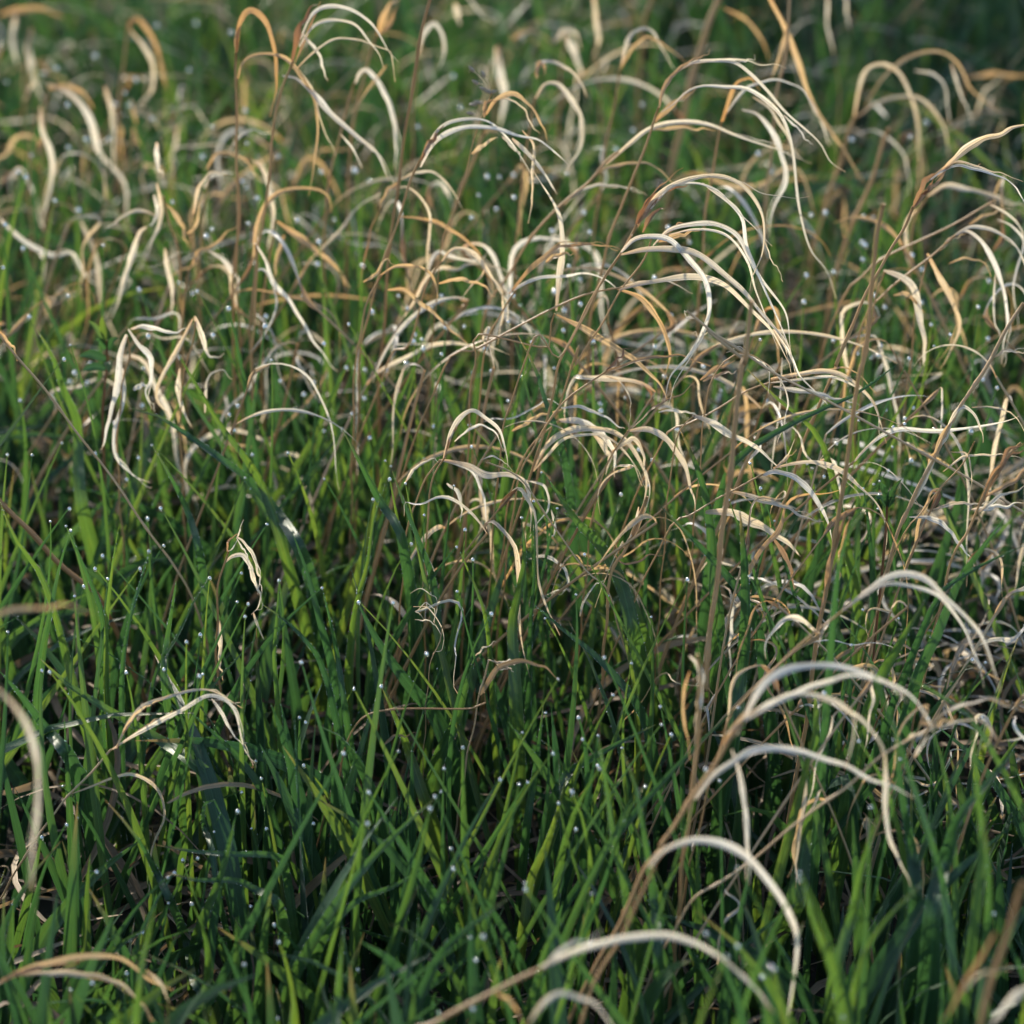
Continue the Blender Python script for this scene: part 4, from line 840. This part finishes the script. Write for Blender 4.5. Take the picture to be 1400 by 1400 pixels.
# ------------------------------------------------------------------ smaller dry stalks that fill the stand
def grow(x0, y0, h, lean, az, nleaf, Lr, droop, kindset, sw=.0011, crooked=False):
    """a stalk in its own frame (base at the origin): returns the parts as mesh data"""
    n = 18; s = np.linspace(0, 1, n)
    dirx, diry = math.cos(az), math.sin(az)
    stem = np.stack([dirx*lean*h*s**1.7, diry*lean*h*s**1.7, h*s], -1)
    stem[:, 0] += .002*np.sin(s*9+random.random()*6)
    leaves = []
    for k in range(nleaf):
        t0 = 1.0 if k == 0 else random.uniform(.55, 1.0)
        i = min(int(t0*(n-1)), n-1); p = stem[i].copy()
        L = random.uniform(*Lr); m = 22
        a = az + random.gauss(0, .9) + (math.pi if random.random() < .2 else 0)
        e0 = random.uniform(.6, 1.25); e1 = -random.uniform(*droop)
        q = np.linspace(0, 1, m); el = e0+(e1-e0)*q**random.uniform(.6, 1.1)
        aa = a + random.gauss(0, .5)*q
        if crooked:
            el = el + np.interp(q, np.linspace(0, 1, 6), [0]+[random.gauss(0, .55) for _ in range(5)])
            aa = aa + np.interp(q, np.linspace(0, 1, 6), [0]+[random.gauss(0, .7) for _ in range(5)])
        st = L/(m-1)
        if random.random() < .35: el = np.minimum(el, e0 - (e0+1.35)*np.clip(q/random.uniform(.15, .45), 0, 1)) + .2*np.sin(q*random.uniform(6, 14)+random.random()*6)
        dd = np.stack([np.cos(aa)*np.cos(el), np.sin(aa)*np.cos(el)*.8, np.sin(el)], -1)*st
        c = p + np.cumsum(dd, 0) - dd[0]
        leaves.append(c)
    return stem, leaves
def filler(label, head, d, style):
    x, y = head
    H = at_d(x, y, d)
    if H[2] < .09: H[2] = .09
    crooked = style == 'crooked' or random.random() < .3
    h = H[2]; lean = random.uniform(.15, .7); az = random.gauss(.1, .5) if random.random() < .8 else random.gauss(3.0, .5)
    small = style in ('low',)
    stem, leaves = grow(0, 0, h, lean, az, random.randint(2, 4), (.05, .10) if small else (.06, .17), (.5, 1.5), None, crooked=crooked)
    loc = np.array([H[0]-stem[-1, 0], H[1]-stem[-1, 1], 0])
    root = empty('dry_grass_stalk', loc); tag(root, label[0], 'dry grass', label[1])
    r = random.uniform(.0007, .0014)*np.linspace(1.2, .8, len(stem))
    tube(stem, r, 'stem', M_STEM, root, sides=6, rnd=random.uniform(.2, .95))
    base_t = random.choice([.2, .5, .75, .9])
    if random.random() < .6:
        i = len(stem)-1; dv = nrm(stem[-1]-stem[-3]); c = np.array([stem[-1]-dv*.016, stem[-1]-dv*.004, leaves[0][2]])
        c = smooth(c, 10); s = np.linspace(0, 1, 10)
        v, f, u, tn = ribbon_data(c[None], (random.uniform(.003, .0055)*np.sin(np.pi*(s*.9+.08)))[None], FACE[None, None], 0, .7, K=3, tone=np.array([[random.random(), 0, 0]]))
        mesh_obj('sheath', v, f, M_SHEATH, root, u, tn)
    for c in leaves:
        m = len(c); s = np.linspace(0, 1, m)
        W = random.uniform(.0012, .0046)*leaf_profile(s)*(1+.16*np.sin(s*23+random.random()*6)); W = np.maximum(W, .0003)
        tw = random.uniform(-.7, .7)+random.uniform(-.9, .9)*np.sin(s*4+random.random()*6)
        bb = random.choice([.1, .4, .8])
        v, f, u, tn = ribbon_data(c[None], W[None], FACE[None, None], tw[None], random.uniform(.1, .6), K=5,
                                  tone=np.array([[np.clip(base_t+random.uniform(-.2, .2), 0, 1), 0, 0]]), wave=dry_wave(bb))
        mesh_obj('leaf', v, f, M_DRY, root, u, tn)
    return root
ORD = ['leftmost', 'second', 'third', 'fourth', 'fifth', 'sixth', 'seventh', 'eighth', 'ninth', 'tenth', 'eleventh', 'twelfth', 'thirteenth', 'fourteenth', 'fifteenth',
       'sixteenth', 'seventeenth', 'eighteenth', 'nineteenth', 'twentieth', 'twenty-first', 'twenty-second', 'twenty-third', 'twenty-fourth', 'twenty-fifth', 'twenty-sixth']
ZONES = [  # x0, x1, y0, y1, d0, d1, rows, per row, style, what
 (-40, 430, 60, 300, 2.35, 2.85, ['highest', 'second-highest', 'third-highest'], 6, 'crooked', 'blurred crumpled pale dry stalk', 'blurred upper left stand'),
 (20, 430, 300, 480, 2.1, 2.3, ['upper', 'lower'], 5, 'crooked', 'crumpled cream dry stalk', 'left middle stand'),
 (440, 1000, 60, 300, 2.25, 2.7, ['back', 'front'], 5, 'arch', 'blurred arching dry stalk', 'top centre stand'),
 (330, 1420, 310, 520, 1.95, 2.2, ['back', 'middle', 'front'], 8, 'arch', 'straw-coloured dry stalk', 'sunlit middle band'),
 (640, 1420, 530, 760, 1.82, 1.95, ['back', 'middle', 'front'], 5, 'arch', 'low cream dry stalk', 'band right of centre'),
 (1000, 1420, 780, 980, 1.66, 1.8, ['upper', 'lower'], 4, 'low', 'short pale dry stalk', 'lower right thicket'),
 (1010, 1420, 60, 280, 2.5, 2.85, ['only'], 4, 'arch', 'dim blurred dry stalk', 'dark top right corner'),
]
for x0, x1, y0, y1, d0, d1, rows, per, style, what, where in ZONES:
    for ri, rn in enumerate(rows):
        for k in range(per):
            fx = (k+.5+random.uniform(-.42, .42))/per; fy = (ri+.5+random.uniform(-.45, .45))/len(rows)
            dd = d1+(d0-d1)*fy
            lab = f'{what}, {ORD[k]}{" from left" if k else ""} in the {rn+" row, " if rn != "only" else ""}{where}'
            filler((lab, where), (x0+(x1-x0)*fx, y0+(y1-y0)*fy), dd, style)

# ------------------------------------------------------------------ two broad-leaved seedlings
def seedling(label, Y_d, base, lv, col):
    Y = at_d(*base[0], Y_d)[1]
    W3 = [at_Y(x, y, Y) for x, y in base]; full = to_ground(W3, Y); loc = full[-1].copy(); loc[2] = 0
    root = empty('seedling', loc); tag(root, label, 'seedling')
    c = smooth(full, 20); tube(c-loc, .0009, 'stem', M_SHEATH, root, rnd=.05)
    mpp = 2*th*Y_d/1400
    for (a, b, w_, tone) in lv:
        A = at_Y(*a, Y); B = at_Y(*b, Y-random.uniform(-.01, .02)); M = (A+B)/2+np.array([0, 0, .003])
        q = smooth(np.array([A, M, B]), 12); s = np.linspace(0, 1, 12)
        v, f, u, tn = ribbon_data((q-loc)[None], (w_*mpp*np.sin(np.pi*np.clip(s*.97+.03, 0, 1))**.8+.0002)[None], FACE[None, None], random.uniform(-.5, .5), .35, K=5, tone=np.array([[tone, 0, 0]]))
        mesh_obj('leaf', v, f, M_GREEN, root, u, tn)
seedling('small seedling with oval leaves, one yellow, at left beside the bluish white tangle', 2.02, [(145, 465), (147, 500), (140, 560)],
    [((144, 468), (140, 432), 12, 1), ((144, 470), (120, 438), 9, .9), ((145, 478), (130, 465), 10, .5), ((146, 492), (108, 487), 14, .2), ((146, 495), (150, 510), 12, 1.), ((146, 505), (112, 507), 12, .2), ((147, 480), (162, 462), 10, .5)], None)
seedling('tiny dark green sprout with pointed leaves and a purple stem at middle right', 1.85, [(1213, 690), (1212, 715), (1208, 760)],
    [((1213, 692), (1205, 660), 9, .3), ((1213, 692), (1220, 665), 8, .4), ((1213, 694), (1196, 680), 9, .2), ((1214, 690), (1233, 655), 7, .6), ((1213, 690), (1210, 670), 9, .3), ((1214, 694), (1228, 678), 8, .3)], None)

# ------------------------------------------------------------------ dewdrops
def ico(sub):
    import bmesh
    bm = bmesh.new(); bmesh.ops.create_icosphere(bm, subdivisions=sub, radius=1)
    v = np.array([x.co[:] for x in bm.verts]); f = np.array([[x.index for x in p.verts] for p in bm.faces]); bm.free(); return v, f
v3, f3 = ico(3)
dv = v3.copy(); top = dv[:, 2] > 0; dv[top, 2] *= 1+.35*dv[top, 2]       # a drop drawn up slightly to where it clings
me0 = mesh_obj('dew_drop', dv*.001, f3, M_WATER, nsides=3)
proto = me0.data; bpy.data.objects.remove(me0)
ORDER = np.argsort(dep)
rad = np.where(dep < 2.0, rng.uniform(.85, 1.5, n), rng.uniform(1.25, 2.1, n)+.6*(dep-2.0))
WHERE = {1: ('in the blurred upper left', 1), 2: ('in the top centre among arching straw', 2), 3: ('at the upper right', 3), 4: ('at the left on green blade tips', 4), 5: ('in the centre on green blade tips', 5),
         6: ('at middle right between straw and green', 6), 7: ('at lower left on shaded blades', 7), 8: ('at the bottom centre on bright tips', 8), 9: ('at lower right near the arches', 9)}
size = rad/dep; keep = set(np.argsort(-size)[:298].tolist())
rest = []
for i in range(n):
    if i in keep:
        o = bpy.data.objects.new('dew_drop', proto); COL.objects.link(o)
        o.location = pos[i]-np.array([0, 0, rad[i]*.0007]); o.scale = (rad[i],)*3
        z = DP[i][1]
        tag(o, f'{"round glinting" if rad[i] > 1.1 else "tiny clear"} dew drop {WHERE[z][0]}', 'dew drop', f'{"round" if rad[i] > 1.1 else "tiny"} dew drops {WHERE[z][0]}')
    else: rest.append((pos[i], rad[i]*.001))
# fine beads strung along blade edges
bead = []
for e in EDGE:
    L = np.linalg.norm(np.diff(e, axis=0), axis=1).sum(); m = int(L/.0035*random.uniform(.3, 1))
    if m < 2: continue
    t = np.sort(rng.random(m))*(len(e)-1.001); k = t.astype(int); q = e[k]+(e[k+1]-e[k])*(t-k)[:, None]
    for p in q: bead.append((p, rng.uniform(.00014, .00036)*(2 if rng.random() < .02 else 1)))
vs, fs = ico(1); v2, f2 = ico(2)
V = []; F = []; off = 0
for (p, r) in bead: V.append(vs*r+p); F.append(fs+off); off += len(vs)
for (p, r) in rest: V.append(v2*r+p); F.append(f2+off); off += len(v2)
o = mesh_obj('dew', np.concatenate(V), np.concatenate(F), M_WATER, nsides=3); tag(o, 'fine dew beads strung along the edges of the green blades', 'dew', None, 'stuff')
print('beads', len(bead), 'rest', len(rest), 'drops', len(keep), 'verts', sum(len(m.vertices) for m in bpy.data.meshes))
